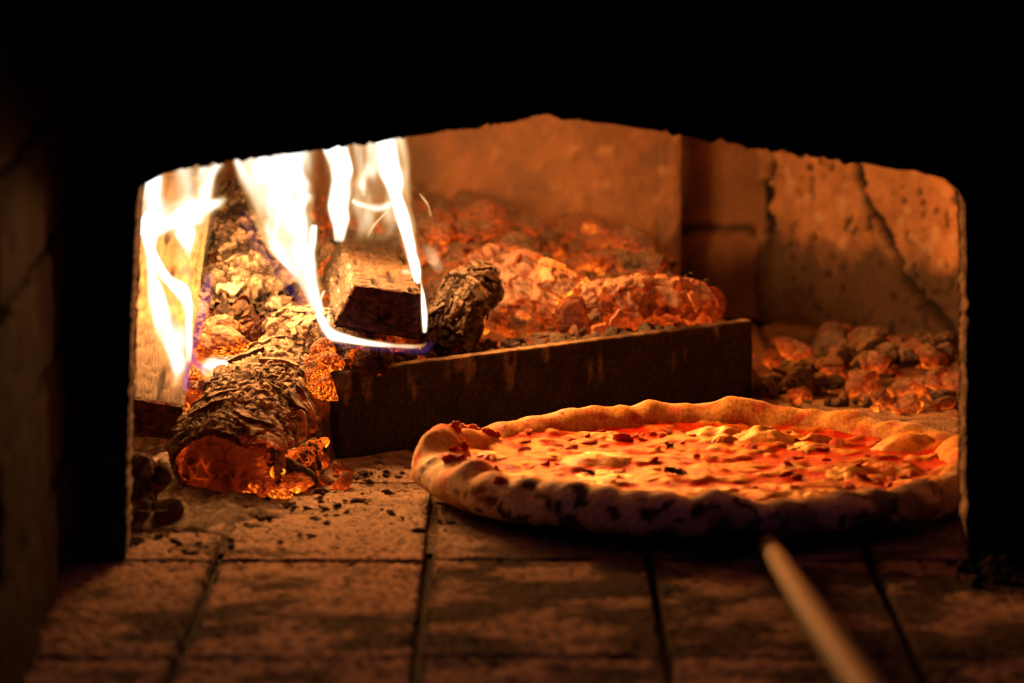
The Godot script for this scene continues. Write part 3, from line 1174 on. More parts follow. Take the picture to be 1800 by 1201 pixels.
func bed_height(x: float, z: float) -> float:
	# the ash bed behind the bar: level with its top, rising towards the slab
	var a = Vector2(-0.107, -0.268)
	var b = Vector2(0.165, -0.512)
	var d = (b - a).normalized()
	var p = Vector2(x, z) - a
	var back = d.x * -p.y + d.y * p.x          # metres behind the bar
	var along = p.dot(d)
	var h = 0.044 + 0.018 * sm(0.03, 0.14, back) + 0.014 * sm(0.10, 0.26, back)
	h *= sm(0.004, 0.010, back)
	h *= 1.0 - sm(0.345, 0.41, along - 0.62 * maxf(0.0, back - 0.02))
	h *= sm(-0.10, 0.02, along + 0.25 * back - 0.03)
	h += 0.022 * sm(0.16, 0.30, back) * (1.0 - sm(-0.04, 0.05, x))
	return maxf(h, 0.0)

func left_heap(x: float, z: float) -> float:
	var h = maxf(0.012 * (1.0 - sm(0.02, 0.10, Vector2(x + 0.185, (z + 0.24) * 0.62).length())), 0.0095 * (1.0 - sm(0.02, 0.105, Vector2(x + 0.205, (z + 0.10) * 0.85).length() + 0.02 * nz.get_noise_2d(x * 40.0, z * 40.0)))) + 0.05 * sm(-0.30, -0.62, z) * (1.0 - sm(-0.12, -0.02, x))
	return maxf(h, bed_height(x, z))

func build_fire():
	make_coals()
	# ---- the bar that holds the fire
	var a = Vector3(-0.107, 0, -0.268)
	var b = Vector3(0.165, 0, -0.512)
	var bl = a.distance_to(b)
	var box = Shape.new()
	box = rough_box(Vector3(bl, 0.055, 0.011), 0.0022, 0.0007, 35.0, Color(0.058, 0.043, 0.037), 4.0)
	for k in box.v.size():
		var p = box.v[k]
		# pale scale and rust drips down from the upper edge, ash on top
		var run = n3(Vector3(p.x * 110.0, 1.0, p.y * 24.0), 1.0) * 0.7 + n3(p, 30.0) * 0.7
		var drip = sm(0.42, 0.72, run + 0.4 * sm(-0.01, 0.027, p.y) - 0.18 - 0.3 * sm(-0.1, 0.1, p.x))
		box.c[k] = mixc(box.c[k], Color(0.30, 0.20, 0.13), 0.65 * drip)
		if p.y > 0.0255:
			box.c[k] = mixc(box.c[k], Color(0.20, 0.15, 0.11), 0.75 * sm(-0.3, 0.3, n3(p, 60.0)))
	var bar = obj("steel_bar", box.mesh(), M.iron)
	bar.position = (a + b) / 2.0 + Vector3(0, 0.0275, 0) + Vector3(-0.668, 0, -0.744) * 0.0055
	bar.rotation.y = atan2(-(b.z - a.z), b.x - a.x)
	tag(bar, "long dark steel bar stained with scale, holding back the embers", "bar")
	# ---- the ash bed
	var bed = Shape.new()
	var n = 215
	for i in n:
		for j in n:
			var x = lerpf(-0.34, 0.21, i / (n - 1.0))
			var z = lerpf(-0.90, 0.012, j / (n - 1.0))
			var p = Vector3(x, 0, z)
			var h = left_heap(x, z)
			p.y = h - 0.004 + (0.003 * f3(p, 60.0) + 0.002 * n3(p, 190.0)) * sm(0.0, 0.01, h)
			var hot = 0.30 + 0.42 * f3(p, 16.0) + 0.2 * n3(p, 60.0)
			hot += 0.75 * exp(-(pow((x + 0.128) / 0.022, 2.0) + pow((z + 0.33) / 0.07, 2.0))) + 0.5 * exp(-(pow((x + 0.19) / 0.03, 2.0) + pow((z + 0.35) / 0.07, 2.0)))
			hot -= 0.3 * (1.0 - sm(0.02, 0.05, h))
			hot -= 0.35 * (1.0 - sm(0.012, 0.04, bar_back(x, z))) 
			var col = mixc(Color(0.12, 0.095, 0.08), Color(0.34, 0.27, 0.21), 0.5 + 0.9 * n3(p, 130.0))
			bed.add(p, col, hot)
	bed.lattice(0, n, n)
	bed.towards(Vector3.UP)
	tag(obj("fire_bed", bed.mesh(), M.ash), "bed of grey ash and hot cinders under the fire", "ash bed", "", "stuff")
	# ---- logs
	var zF = -0.150
	char_log("charred_log", "thick charred log at front left with glowing cut end and flaking ash bark", at(388, 818, zF), at(535, 622, -0.415), 0.0335, 0.0215, {"seed": 2.0, "roll": -0.12, "dl": 0.0105, "da": 0.024, "thick": 0.0022, "shingle": 0.0026, "groove": 0.10, "curl": 0.0004, "gap": 0.0012, "skew": -0.10, "ash": 0.75, "patch": 0.35, "core_heat": 0.20, "under_heat": 0.28, "cap_heat": 0.27, "cap_edge": 0.20, "plate_heat": 0.02, "plate_under": 0.24, "hot_at": PI * 0.72, "from": -1.75, "to": 1.5, "bare": 0.72, "taper": 0.95, "knob": 0.10, "bend": 0.004, "group": ""})
	char_log("charred_log", "cracked charred log with pale golden ash between the left board and the central beam", at(412, 575, -0.385), at(497, 425, -0.56), 0.027, 0.026, {"seed": 5.0, "dl": 0.0170, "da": 0.0125, "uneven": 0.25, "warp": 0.22, "thick": 0.0054, "groove": 0.22, "curl": 0.0, "gap": 0.0011, "ash": 0.36, "tone": 0.62, "patch": 0.9, "flakes": 160, "core_heat": 0.05, "under_heat": 0.15, "cap_heat": 0.25, "plate_heat": -0.1, "plate_under": 0.3, "knob": 0.22, "taper": 0.9, "jitter": 0.9})
	char_log("charred_log", "dark charcoal log at the back behind the cracked golden log", at(392, 500, -0.50), at(432, 360, -0.70), 0.026, 0.025, {"seed": 8.0, "dl": 0.016, "da": 0.017, "thick": 0.004, "gap": 0.003, "ash": 0.18, "core_heat": 0.0, "under_heat": 0.1, "cap_heat": 0.2, "plate_heat": -0.2, "plate_under": 0.1, "knob": 0.2, "jitter": 0.9})
	char_log("charred_log", "small ash log lying slantwise below the end of the central beam", at(498, 583, -0.40), at(652, 632, -0.285), 0.021, 0.016, {"seed": 11.0, "tone": 0.75, "dl": 0.022, "da": 0.0075, "shingle": 0.0010, "thick": 0.0020, "curl": 0.0012, "gap": 0.0010, "ash": 0.8, "core_heat": 0.40, "under_heat": 0.3, "cap_heat": 0.12, "plate_heat": -0.02, "plate_under": 0.25, "hot_at": -2.0, "knob": 0.15, "skew": 0.05, "taper": 0.8})
	char_log("charred_log", "upright ridged lump of ash-grey wood right of the central beam", at(782, 612, -0.372), at(838, 500, -0.47), 0.0170, 0.0180, {"seed": 14.0, "dl": 0.055, "da": 0.0075, "uneven": 0.3, "warp": 0.25, "thick": 0.0034, "groove": 0.20, "curl": 0.0003, "gap": 0.0008, "ash": 0.55, "patch": 0.25, "core_heat": 0.1, "under_heat": 0.2, "cap_heat": 0.05, "plate_heat": -0.1, "plate_under": 0.1, "knob": 0.10, "jitter": 0.7, "tone": 0.85})
	char_log("glowing_log", "red-hot charred log sloping down behind the middle of the bar", at(838, 492, -0.60), at(1012, 545, -0.50), 0.0245, 0.0225, {"seed": 17.0, "dl": 0.0200, "da": 0.0125, "groove": 0.15, "jitter": 0.5, "thick": 0.0052, "curl": 0.0003, "gap": 0.0011, "ash": 0.95, "patch": 0.1, "flakes": 60, "core_heat": 0.50, "under_heat": 0.42, "cap_heat": 0.45, "plate_heat": 0.34, "plate_under": 0.44, "hot_at": -2.2, "rim_heat": 1.6, "knob": 0.12, "brown": Color(0.5, 0.33, 0.24)})
	char_log("glowing_log", "red-hot charred log lying level near the right end of the bar", at(1012, 556, -0.478), at(1236, 536, -0.525), 0.0190, 0.0175, {"seed": 20.0, "dl": 0.0165, "da": 0.0125, "groove": 0.15, "jitter": 0.5, "thick": 0.0046, "curl": 0.0003, "gap": 0.0011, "ash": 0.95, "patch": 0.1, "flakes": 60, "core_heat": 0.48, "under_heat": 0.44, "cap_heat": 0.4, "plate_heat": 0.32, "plate_under": 0.44, "hot_at": -2.2, "rim_heat": 1.5, "knob": 0.12, "brown": Color(0.5, 0.34, 0.25)})
	# ---- timbers
	var z0 = -0.285
	timber("burning_timber", "squared wooden beam with dark cut end, flames licking round its sides", [at(623, 501, z0), at(744, 518, z0), at(734, 599, z0), at(586, 572, z0)], (at(596, 409, -0.575) - at(623, 501, z0)) * 1.1, {"seed": 3.0, "dark_face": 3, "chips": 1.0, "char": 0.0})
	var zb = -0.262
	timber("burning_timber", "wide pale board leaning into the flames beside the left jamb", [at(190, 694, zb), at(322, 716, zb), at(312, 774, zb), at(190, 764, zb)], at(376, 316, -0.50) - at(322, 716, zb), {"seed": 9.0, "wood": Color(0.25, 0.165, 0.095), "char": -0.12, "chips": 0.5, "burnt": 0.75})
	# ---- coals
	var behind = PackedVector2Array([Vector2(-0.06, -0.325), Vector2(0.155, -0.52), Vector2(0.165, -0.62), Vector2(0.125, -0.87), Vector2(-0.15, -0.87), Vector2(-0.15, -0.45)])
	var lv = func(x: float, z: float, _y: float) -> int:
		var near = exp(-pow(Vector2(x - 0.06, (z + 0.55)).length() / 0.10, 2.0))
		var q = n3(Vector3(x, 0, z), 18.0) + rnd(-0.4, 0.6) + 1.1 * near
		return 0 if q < -0.62 else (1 if q < 0.0 else (2 if q < 0.6 else (3 if q < 1.15 else 4)))
	var bh = func(x: float, z: float) -> float: return bed_height(x, z) - 0.003
	heap(behind, bh, 240, 0.0058, 0.0128, lv, "of the heap behind the steel bar", "coals heaped behind the bar")
	heap(behind, func(x, z): return bed_height(x, z) - 0.002, 600, 0.0018, 0.0045, lv, "", "", 0.2, "strewn between the coals behind the bar")
	var lip = PackedVector2Array([Vector2(-0.108, -0.275), Vector2(0.162, -0.517), Vector2(0.150, -0.56), Vector2(-0.09, -0.345)])
	heap(lip, func(x, z): return bed_height(x, z) + 0.004, 700, 0.0014, 0.0052, func(_x, _z, _y): return 0 if rng.randf() < 0.9 else 2, "", "", 0.4, "of ash along the top of the bar")
	# the separate heap at the right
	var right = PackedVector2Array([Vector2(0.170, -0.50), Vector2(0.27, -0.44), Vector2(0.39, -0.46), Vector2(0.37, -0.62), Vector2(0.305, -0.74), Vector2(0.235, -0.80), Vector2(0.19, -0.70)])
	var rh = func(x: float, z: float) -> float: return 0.016 * (1.0 - sm(0.03, 0.14, Vector2(x - 0.285, z + 0.61).length()))
	var lr = func(x: float, z: float, _y: float) -> int:
		var q = n3(Vector3(x, 3, z), 22.0) + rnd(-0.55, 0.6) - 0.08 + 0.5 * sm(-0.65, -0.5, z)
		return 0 if q < 0.1 else (1 if q < 0.38 else (2 if q < 0.75 else 3))
	heap(right, rh, 135, 0.0058, 0.0130, lr, "of the low heap below the cracked wall", "coals in the right-hand heap")
	heap(right, rh, 260, 0.002, 0.005, lr, "", "", 0.3, "strewn in the right-hand heap")
	# hot cleft between the front log and the bar, and the hollow under the cracked log
	var cleft = PackedVector2Array([Vector2(-0.150, -0.30), Vector2(-0.112, -0.265), Vector2(-0.110, -0.33), Vector2(-0.128, -0.42), Vector2(-0.165, -0.42)])
	heap(cleft, func(x, z): return left_heap(x, z) + 0.010, 60, 0.0045, 0.0100, func(_x, _z, _y): return 4 if rng.randf() < 0.85 else 2, "of the cleft between front log and bar", "coals in the bright cleft", 1.0)
	var hollow = PackedVector2Array([Vector2(-0.215, -0.30), Vector2(-0.175, -0.29), Vector2(-0.165, -0.36), Vector2(-0.175, -0.42), Vector2(-0.22, -0.42)])
	heap(hollow, func(x, z): return left_heap(x, z) + 0.006, 30, 0.0050, 0.0110, func(_x, _z, _y): return 4 if rng.randf() < 0.3 else (2 if rng.randf() < 0.6 else 3), "of the hollow right of the left board", "coals in the left hollow", 1.0)
	# lumps of ash before the fire, at the foot of the left jamb
	var foot = PackedVector2Array([Vector2(-0.225, -0.03), Vector2(-0.180, -0.06), Vector2(-0.205, -0.115), Vector2(-0.215, -0.19), Vector2(-0.25, -0.22), Vector2(-0.26, -0.05)])
	heap(foot, func(x, z): return 0.010 * sm(-0.18, -0.24, x) * sm(-0.02, -0.1, z), 40, 0.005, 0.0115, func(_x, _z, _y): return 0 if rng.randf() < 0.93 else 2, "of the lumps by the left jamb", "ash lumps left of the front log", 1.0)
	var right_of = PackedVector2Array([Vector2(-0.150, -0.155), Vector2(-0.120, -0.15), Vector2(-0.098, -0.20), Vector2(-0.108, -0.255), Vector2(-0.14, -0.26)])
	heap(right_of, func(_x, _z): return 0.0, 13, 0.005, 0.0105, func(_x, _z, _y): return rng.randi() % 4, "of the floor between front log and bar end", "coals right of the front log", 0.8)
	# a glowing stick broken off the front log
	char_log("glowing_stick", "short glowing stick of ember on the floor right of the front log", at(500, 822, -0.168), at(556, 786, -0.205), 0.0075, 0.0065, {"seed": 23.0, "dl": 0.012, "da": 0.010, "thick": 0.001, "gap": 0.001, "ash": 0.55, "core_heat": 0.66, "under_heat": 0.15, "cap_heat": 0.8, "plate_heat": 0.5, "plate_under": 0.25, "hot_at": -1.5, "knob": 0.1, "bend": 0.0})
	for q in [[452, 846, -0.147, 0.0095, 4], [468, 852, -0.14, 0.006, 3], [492, 860, -0.135, 0.006, 4], [600, 838, -0.165, 0.007, 2], [520, 838, -0.16, 0.006, 3]]:
		var p = at(q[0], q[1], q[2])
		p.y = q[3] * 0.5
		coal(p, q[3], q[4], "loose on the floor beside the front log", "loose coals by the front log")

func bar_back(x: float, z: float) -> float:
	var d = Vector2(0.272, -0.244).normalized()
	var p = Vector2(x, z) - Vector2(-0.107, -0.268)
	return d.x * -p.y + d.y * p.x

# ---------------------------------------------------------------- the pizza
const PC := Vector3(0.114, 0.0, -0.128)
const PR := 0.168
const LIFT := 0.0075

func pr(phi: float) -> float:
	var c = Vector3(cos(phi), 0, sin(phi))
	return PR * (1.0 + 0.036 * n3(c, 1.6) + 0.010 * n3(c + Vector3.ONE, 5.0) + 0.03 * exp(-pow(angle_difference(phi, PI) / 0.28, 2.0)))

func rim_height(phi: float) -> float:
	var c = Vector3(cos(phi), 0, sin(phi))
	var h = 0.0160 + 0.0046 * n3(c + Vector3(5, 0, 0), 2.6) + 0.0022 * n3(c, 8.0)
	h += 0.014 * exp(-pow(angle_difference(phi, PI + 0.07) / 0.10, 2.0))       # the tall fold at the left end
	h -= 0.009 * exp(-pow(angle_difference(phi, PI + 0.27) / 0.07, 2.0))
	h += 0.003 * exp(-pow(angle_difference(phi, PI + 0.40) / 0.10, 2.0))
	h += 0.003 * exp(-pow(angle_difference(phi, -PI * 0.42) / 0.35, 2.0))      # high far rim
	h -= 0.004 * exp(-pow(angle_difference(phi, PI * 0.36) / 0.55, 2.0))
	return h

func top_height(x: float, z: float) -> float:
	# the sauced middle, in pizza axes
	var p = Vector3(x, 0, z)
	return LIFT + 0.0135 + 0.0020 * n3(p, 14.0) + 0.0007 * n3(p, 50.0)

func build_pizza():
	var root = thing("pizza", "round pizza with puffed charred rim, tomato sauce and melted cheese", "pizza", PC)
	var s = Shape.new()
	var na = 460
	var prof = []
	for k in 8:
		prof.append([0, 0.12 + 0.70 * k / 7.0])
	for k in 30:
		prof.append([1, lerpf(PI * 0.97, -PI * 0.42, k / 29.0)])
	for k in 5:
		prof.append([2, 0.93 - 0.2 * k])
	var np_ = prof.size()
	var uw = 0.095
	for a in na:
		var phi = TAU * a / na
		var dir = Vector3(cos(phi), 0, sin(phi))
		var R = pr(phi)
		var hr = rim_height(phi)
		# radial pleats of the fold at the left end
		var pleat = exp(-pow(angle_difference(phi, PI - 0.12) / 0.42, 2.0))
		for k in np_:
			var kind = prof[k][0]
			var rho = 0.0
			var y = 0.0
			var char_ = 0.0
			var p = Vector3.ZERO
			if kind == 0:
				rho = prof[k][1]
				p = dir * R * rho
				p.y = top_height(p.x, p.z) - 0.0015
			elif kind == 1:
				var t = prof[k][1]
				rho = 0.905 + uw * cos(t)
				y = LIFT + 0.0095 + (hr * sin(t) if t > 0 else 0.0095 * sin(t) * 1.06)
				p = dir * R * rho + Vector3(0, y, 0)
				var n = (dir * cos(t) + Vector3.UP * sin(t))
				var q = p * Vector3(1, 1.3, 1)
				var bub = 0.0026 * n3(q, 12.0) + 0.0004 * n3(q, 48.0) + 0.0002 * n3(q, 200.0)
				bub += 0.0007 * sm(0.25, 0.8, n3(q + Vector3.ONE * 2.0, 36.0))
				bub += pleat * 0.0016 * sin(phi * 19.0 + 2.0 * n3(q, 20.0)) * maxf(0.0, sin(t) * 0.8 + 0.3)
				p += n * bub * (0.4 + 0.6 * sm(-0.9, 0.2, sin(t)))
			else:
				rho = prof[k][1]
				p = dir * R * rho * 0.98 + Vector3(0, LIFT + 0.0002 * k, 0)
			var q3 = p
			var out = sm(0.86, 1.0, rho) if kind == 1 else (1.0 if kind == 2 else 0.0)
			var front = sm(-0.1, 0.9, sin(phi))
			var toast = 0.5 * f3(q3, 30.0) + 0.4 * n3(q3, 70.0)
			var col = mixc(Color(0.86, 0.68, 0.44), Color(0.78, 0.50, 0.24), 0.45 + 0.8 * toast)
			if kind == 1:
				var low = 1.0 - sm(LIFT, LIFT + 0.016, p.y)
				# leopard spots, thicker on the side baked nearest the fire door
				var spot = sm(0.40, 0.50, n3(q3 * Vector3(1, 1.4, 1), 62.0) * 0.75 + 0.45 * n3(q3, 140.0) + 0.16 * front + 0.20 * low - 0.07)
				var big = sm(0.22, 0.50, f3(q3 + Vector3(1, 2, 3), 20.0) + 0.33 * front * (0.4 + low) - 0.17)
				col = mixc(col, Color(0.34, 0.17, 0.075), 0.75 * big + 0.3 * spot)
				col = mixc(col, Color(0.028, 0.020, 0.018), 0.92 * spot)
				col = mixc(col, Color(0.04, 0.025, 0.02), 0.8 * sm(0.55, 0.9, big * (0.6 + 0.6 * low)))
				# sauce and fat that ran up the inside of the rim
				var inside = 1.0 - sm(0.87, 0.93, rho + 0.035 * n3(q3, 45.0))
				col = mixc(col, mixc(Color(0.80, 0.38, 0.07), Color(0.62, 0.10, 0.02), sm(0.1, 0.5, n3(q3, 55.0))), inside * 0.85)
				var smear = pleat * sm(0.0, 0.35, n3(q3 + Vector3(9, 0, 0), 42.0) + 0.15)
				col = mixc(col, Color(0.84, 0.44, 0.07), smear * 0.8)
				col = mixc(col, Color(0.66, 0.05, 0.012), 0.9 * pleat * sm(0.08, 0.26, n3(q3 + Vector3(2, 7, 0), 50.0) + 0.25 * n3(q3, 160.0)))
				col = mixc(col, Color(0.88, 0.70, 0.48), 0.55 * sm(0.2, 0.6, -sin(phi)) * sm(0.84, 0.88, rho) * (1.0 - spot) * (1.0 - inside))
			elif kind == 2:
				col = Color(0.20, 0.12, 0.07)
			col.a = 1.0
			if kind == 1:
				# scorched crest on the near side
				var crest = exp(-pow(angle_difference(phi, PI * 0.33) / 0.45, 2.0)) * sm(0.86, 0.90, rho) * sm(-0.1, 0.45, n3(p * Vector3(1, 2, 1), 34.0) + 0.2)
				col = mixc(col, Color(0.035, 0.022, 0.018), 0.85 * crest)
				col.a = 1.0
			s.add(p, col)
	s.lattice(0, na, np_, true)
	s.out()
	obj("crust", s.mesh(), M.dough, root)
	# sauce and melted cheese: one uneven skin
	var sa = Shape.new()
	var nr_ = 130
	var m2 = 520
	for a in m2:
		for b in nr_:
			var phi = TAU * a / m2
			var rho = 0.885 * sqrt(b / (nr_ - 1.0))
			var p = Vector3(cos(phi), 0, sin(phi)) * pr(phi) * rho
			var cov = melt(p)
			p.y = skin(p, rho)
			var red = mixc(Color(0.74, 0.022, 0.004), Color(0.86, 0.070, 0.006), 0.5 + 1.0 * f3(p, 60.0))
			var gold = mixc(Color(0.90, 0.45, 0.075), Color(0.84, 0.20, 0.010), 0.45 + 0.9 * n3(p, 30.0) + 0.6 * n3(p, 90.0) + 0.5 * (1.0 - cov))
			var col = mixc(red, gold, sm(0.34, 0.68, cov + 0.24 * n3(p, 110.0) - 0.14 * (1.0 - sm(-0.10, 0.02, p.x))))
			col = mixc(col, Color(0.96, 0.66, 0.22), 0.55 * sm(0.35, 0.7, n3(p + Vector3(5, 0, 5), 38.0)) * sm(0.3, 0.7, cov))
			col = mixc(col, Color(0.26, 0.10, 0.028), 0.85 * sm(0.46, 0.62, n3(p + Vector3(0, 3, 0), 95.0) * 0.8 + 0.3 * n3(p, 260.0) + 0.05 * cov))
			col.a = 1.0
			sa.add(p, col)
	sa.lattice(0, m2, nr_, true)
	sa.towards(Vector3.UP)
	obj("melted_topping", sa.mesh(), M.topping, root)
	# lumps of mozzarella on it, soft at the edges
	var spots = []
	var tries = 0
	while spots.size() < 15 and tries < 4000:
		tries += 1
		var phi = rnd(0, TAU)
		var rho = 0.80 * sqrt(rng.randf())
		var r = lerpf(0.009, 0.022, pow(rng.randf(), 1.3))
		var p = Vector2(cos(phi), sin(phi)) * PR * rho
		if p.length() + r * 0.75 > PR * 0.84:
			continue
		var ok = true
		for q in spots:
			if p.distance_to(q[0]) < (r + q[1]) * 0.72:
				ok = false
				break
		if ok:
			spots.append([p, r])
	for k in spots.size():
		cheese(root, spots[k][0], spots[k][1], lerpf(0.0009, 0.0018, rng.randf()), k * 1.37 + 2.0)
	# the big blisters at the far right
	for q in [[Vector2(0.040, -0.085), 0.022, 0.0060], [Vector2(0.122, -0.058), 0.022, 0.0065], [Vector2(0.105, 0.022), 0.019, 0.0040], [Vector2(-0.062, -0.015), 0.026, 0.0042], [Vector2(0.01, -0.105), 0.02, 0.0055]]:
		cheese(root, q[0], q[1], q[2], q[0].x * 91.0 + 40.0, true)
	# chopped tomato
	var chunk = []
	for k in 5:
		chunk.append(blob(40 + k))
	for k in 100:
		var phi = rnd(0, TAU)
		var rho = 0.83 * sqrt(rng.randf())
		var r = rnd(0.0018, 0.0042)
		if k < 30:
			# on the fold and the rim at the left end
			phi = PI + rnd(-0.75, 0.55)
			rho = rnd(0.82, 0.945)
			r = rnd(0.0018, 0.0040)
		var dir = Vector3(cos(phi), 0, sin(phi))
		var p = dir * pr(phi) * rho
		if k < 30:
			var t = acos(clampf((rho - 0.905) / uw, -1.0, 1.0))
			p.y = LIFT + 0.0095 + rim_height(phi) * sin(t) - r * 0.35
			p.y = maxf(p.y, top_height(p.x, p.z) + 0.002)
		else:
			p.y = skin(p, rho) + r * 0.05
		var o = obj("tomato_piece", chunk[k % 5], M.tomato, root)
		o.position = p
		o.rotation = Vector3(rnd(-0.6, 0.6), rnd(0, TAU), rnd(-0.6, 0.6))
		o.scale = Vector3(rnd(0.8, 1.5), rnd(0.6, 0.95) if k < 30 else rnd(0.3, 0.55), rnd(0.8, 1.5)) * r
	# scorched basil
	for q in [[Vector2(-0.02, -0.055), 0.0075], [Vector2(-0.02, 0.045), 0.0085], [Vector2(-0.07, 0.03), 0.0045]]:
		var lf = Shape.new()
		for a in 11:
			for b in 7:
				var u = a / 10.0 * 2.0 - 1.0
				var w = b / 6.0 * 2.0 - 1.0
				var wd = 0.42 * (1.0 - u * u) * (1.0 + 0.2 * nz.get_noise_2d(u * 5.0, w + q[0].x * 50.0))
				var p = Vector3(u, 0.30 * w * w - 0.15 * u * u + 0.16 * nz.get_noise_2d(u * 3.0 + q[0].y * 40.0, w * 3.0), w * wd) * q[1]
				lf.add(p, Color(0.075, 0.06, 0.025) * (1.0 + 0.5 * n3(p, 300.0)))
		lf.lattice(0, 11, 7)
		lf.towards(Vector3.UP)
		var o = obj("basil_leaf", lf.mesh(), M.dough, root)
		o.position = Vector3(q[0].x, skin(Vector3(q[0].x, 0, q[0].y), 0.3) + 0.0012, q[0].y)
		o.rotation = Vector3(rnd(-0.2, 0.2), rnd(0, TAU), 0.1)

func melt(p: Vector3) -> float:
	# how much cheese covers the sauce here, 0..1
	return clampf(0.34 + 0.85 * n3(p + Vector3(4, 0, 0), 30.0) + 0.62 * n3(p, 66.0), 0.0, 1.0)

func skin(p: Vector3, rho: float) -> float:
	var cov = melt(p)
	var y = top_height(p.x, p.z) + 0.0020 * sm(0.0, 1.0, cov) + 0.0003 * n3(p, 120.0) * cov + 0.0008 * sm(0.1, 0.9, n3(p + Vector3(7, 0, 0), 48.0)) * cov 
	y += 0.00022 * f3(p, 140.0)
	return y + 0.0035 * sm(0.74, 0.885, rho) - 0.006 * sm(0.86, 0.885, rho)

func cheese(root: Node3D, c: Vector2, r: float, h: float, sd: float, dome := false):
	var s = Shape.new()
	var na = 44
	var nr_ = 13
	var asp = rnd(0.7, 1.15) if not dome else 1.0
	var rot = rnd(0, TAU)
	var tone = rnd(-0.3, 0.5)
	for a in na:
		var phi = TAU * a / na
		var d = Vector2(cos(phi), sin(phi))
		var rr = r * (1.0 + (0.34 if not dome else 0.10) * nz.get_noise_2d(d.x * 1.4 + sd, d.y * 1.4) + (0.16 if not dome else 0.03) * nz.get_noise_2d(d.x * 4.0 + sd, d.y * 4.0))
		for b in nr_:
			var f = b / (nr_ - 1.0)
			var o = Vector2(d.x, d.y * asp).rotated(rot) * rr * f
			var x = c.x + o.x
			var z = c.y + o.y
			var p = Vector3(x, 0, z)
			var prof = pow(1.0 - pow(f, 2.6 if not dome else 2.0), 1.15)
			p.y = skin(p, p.length() / PR) - 0.0009 * sm(0.8, 1.0, f) + h * prof * (1.0 + 0.22 * n3(p, 60.0)) + 0.0004 * n3(p, 120.0) * prof + 0.0005 * sm(0.2, 0.8, n3(p + Vector3(sd, 0, 0), 85.0)) * prof
			var col = mixc(Color(0.92, 0.56, 0.14), Color(0.88, 0.30, 0.02), 0.45 + tone + 0.9 * n3(p, 48.0) + 0.35 * f * f)
			col = mixc(col, Color(0.72, 0.20, 0.03), 0.65 * sm(0.62, 1.0, f + 0.25 * n3(p, 90.0)))
			col = mixc(col, Color(0.30, 0.13, 0.045), 0.85 * sm(0.47, 0.66, n3(p + Vector3(0, sd, 0), 95.0) + 0.08 * prof))
			if dome:
				col = mixc(col, Color(0.70, 0.13, 0.025), 0.8 * sm(0.2, 0.5, n3(p + Vector3(sd, 1, 0), 45.0)))
			col.a = 1.0
			s.add(p, col)
	s.lattice(0, na, nr_, true)
	s.towards(Vector3.UP)
	obj("cheese_patch", s.mesh(), M.cheese, root)

func blob(sd: int) -> ArrayMesh:
	var s = Shape.new()
	var n = 7
	for f in 6:
		var ax = f / 2
		var sg = 1.0 if f % 2 == 0 else -1.0
		var first = s.v.size()
		for a in n:
			for b in n:
				var p = Vector3.ZERO
				p[ax] = sg
				p[(ax + 1) % 3] = tan((a / (n - 1.0) - 0.5) * PI / 2)
				p[(ax + 2) % 3] = tan((b / (n - 1.0) - 0.5) * PI / 2)
				var d = p.normalized()
				var q = d + Vector3(sd, 0, 0)
				var col = mixc(Color(0.95, 0.075, 0.018), Color(0.98, 0.15, 0.03), 0.5 + n3(q, 1.5))
				s.add(d * (1.0 + 0.3 * n3(q, 1.2) + 0.12 * n3(q, 3.5)), col)
		s.lattice(first, n, n)
		if sg < 0:
			for k in range(s.i.size() - (n - 1) * (n - 1) * 6, s.i.size(), 3):
				var t = s.i[k + 1]
				s.i[k + 1] = s.i[k + 2]
				s.i[k + 2] = t
	s.out()
	return s.mesh()

func tube(pts: Array, radii: Array, nseg: int, col: Callable) -> Shape:
	var s = Shape.new()
	var c = Curve3D.new()
	for p in pts:
		c.add_point(p)
	var l = c.get_baked_length()
	var n = 90
	for k in n:
		var d = l * k / (n - 1.0)
		var p = c.sample_baked(d)
		var t = (c.sample_baked(minf(d + 0.004, l)) - c.sample_baked(maxf(d - 0.004, 0.0))).normalized()
		var sx = t.cross(Vector3.UP).normalized()
		var sy = sx.cross(t)
		var f = d / l * (radii.size() - 1)
		var i0 = mini(int(f), radii.size() - 2)
		var r = lerpf(radii[i0], radii[i0 + 1], f - i0)
		for b in nseg:
			var a = TAU * b / nseg
			s.add(p + (sx * cos(a) + sy * sin(a)) * r, col.call(d, a))
	for k in n - 1:
		for b in nseg:
			var b2 = (b + 1) % nseg
			s.quad(k * nseg + b, (k + 1) * nseg + b, (k + 1) * nseg + b2, k * nseg + b2)
	var e = s.add(pts[0], s.c[0])
	s.fan(0, nseg, e)
	e = s.add(pts[pts.size() - 1], s.c[0])
	s.fan((n - 1) * nseg, nseg, e)
	s.out()
	return s

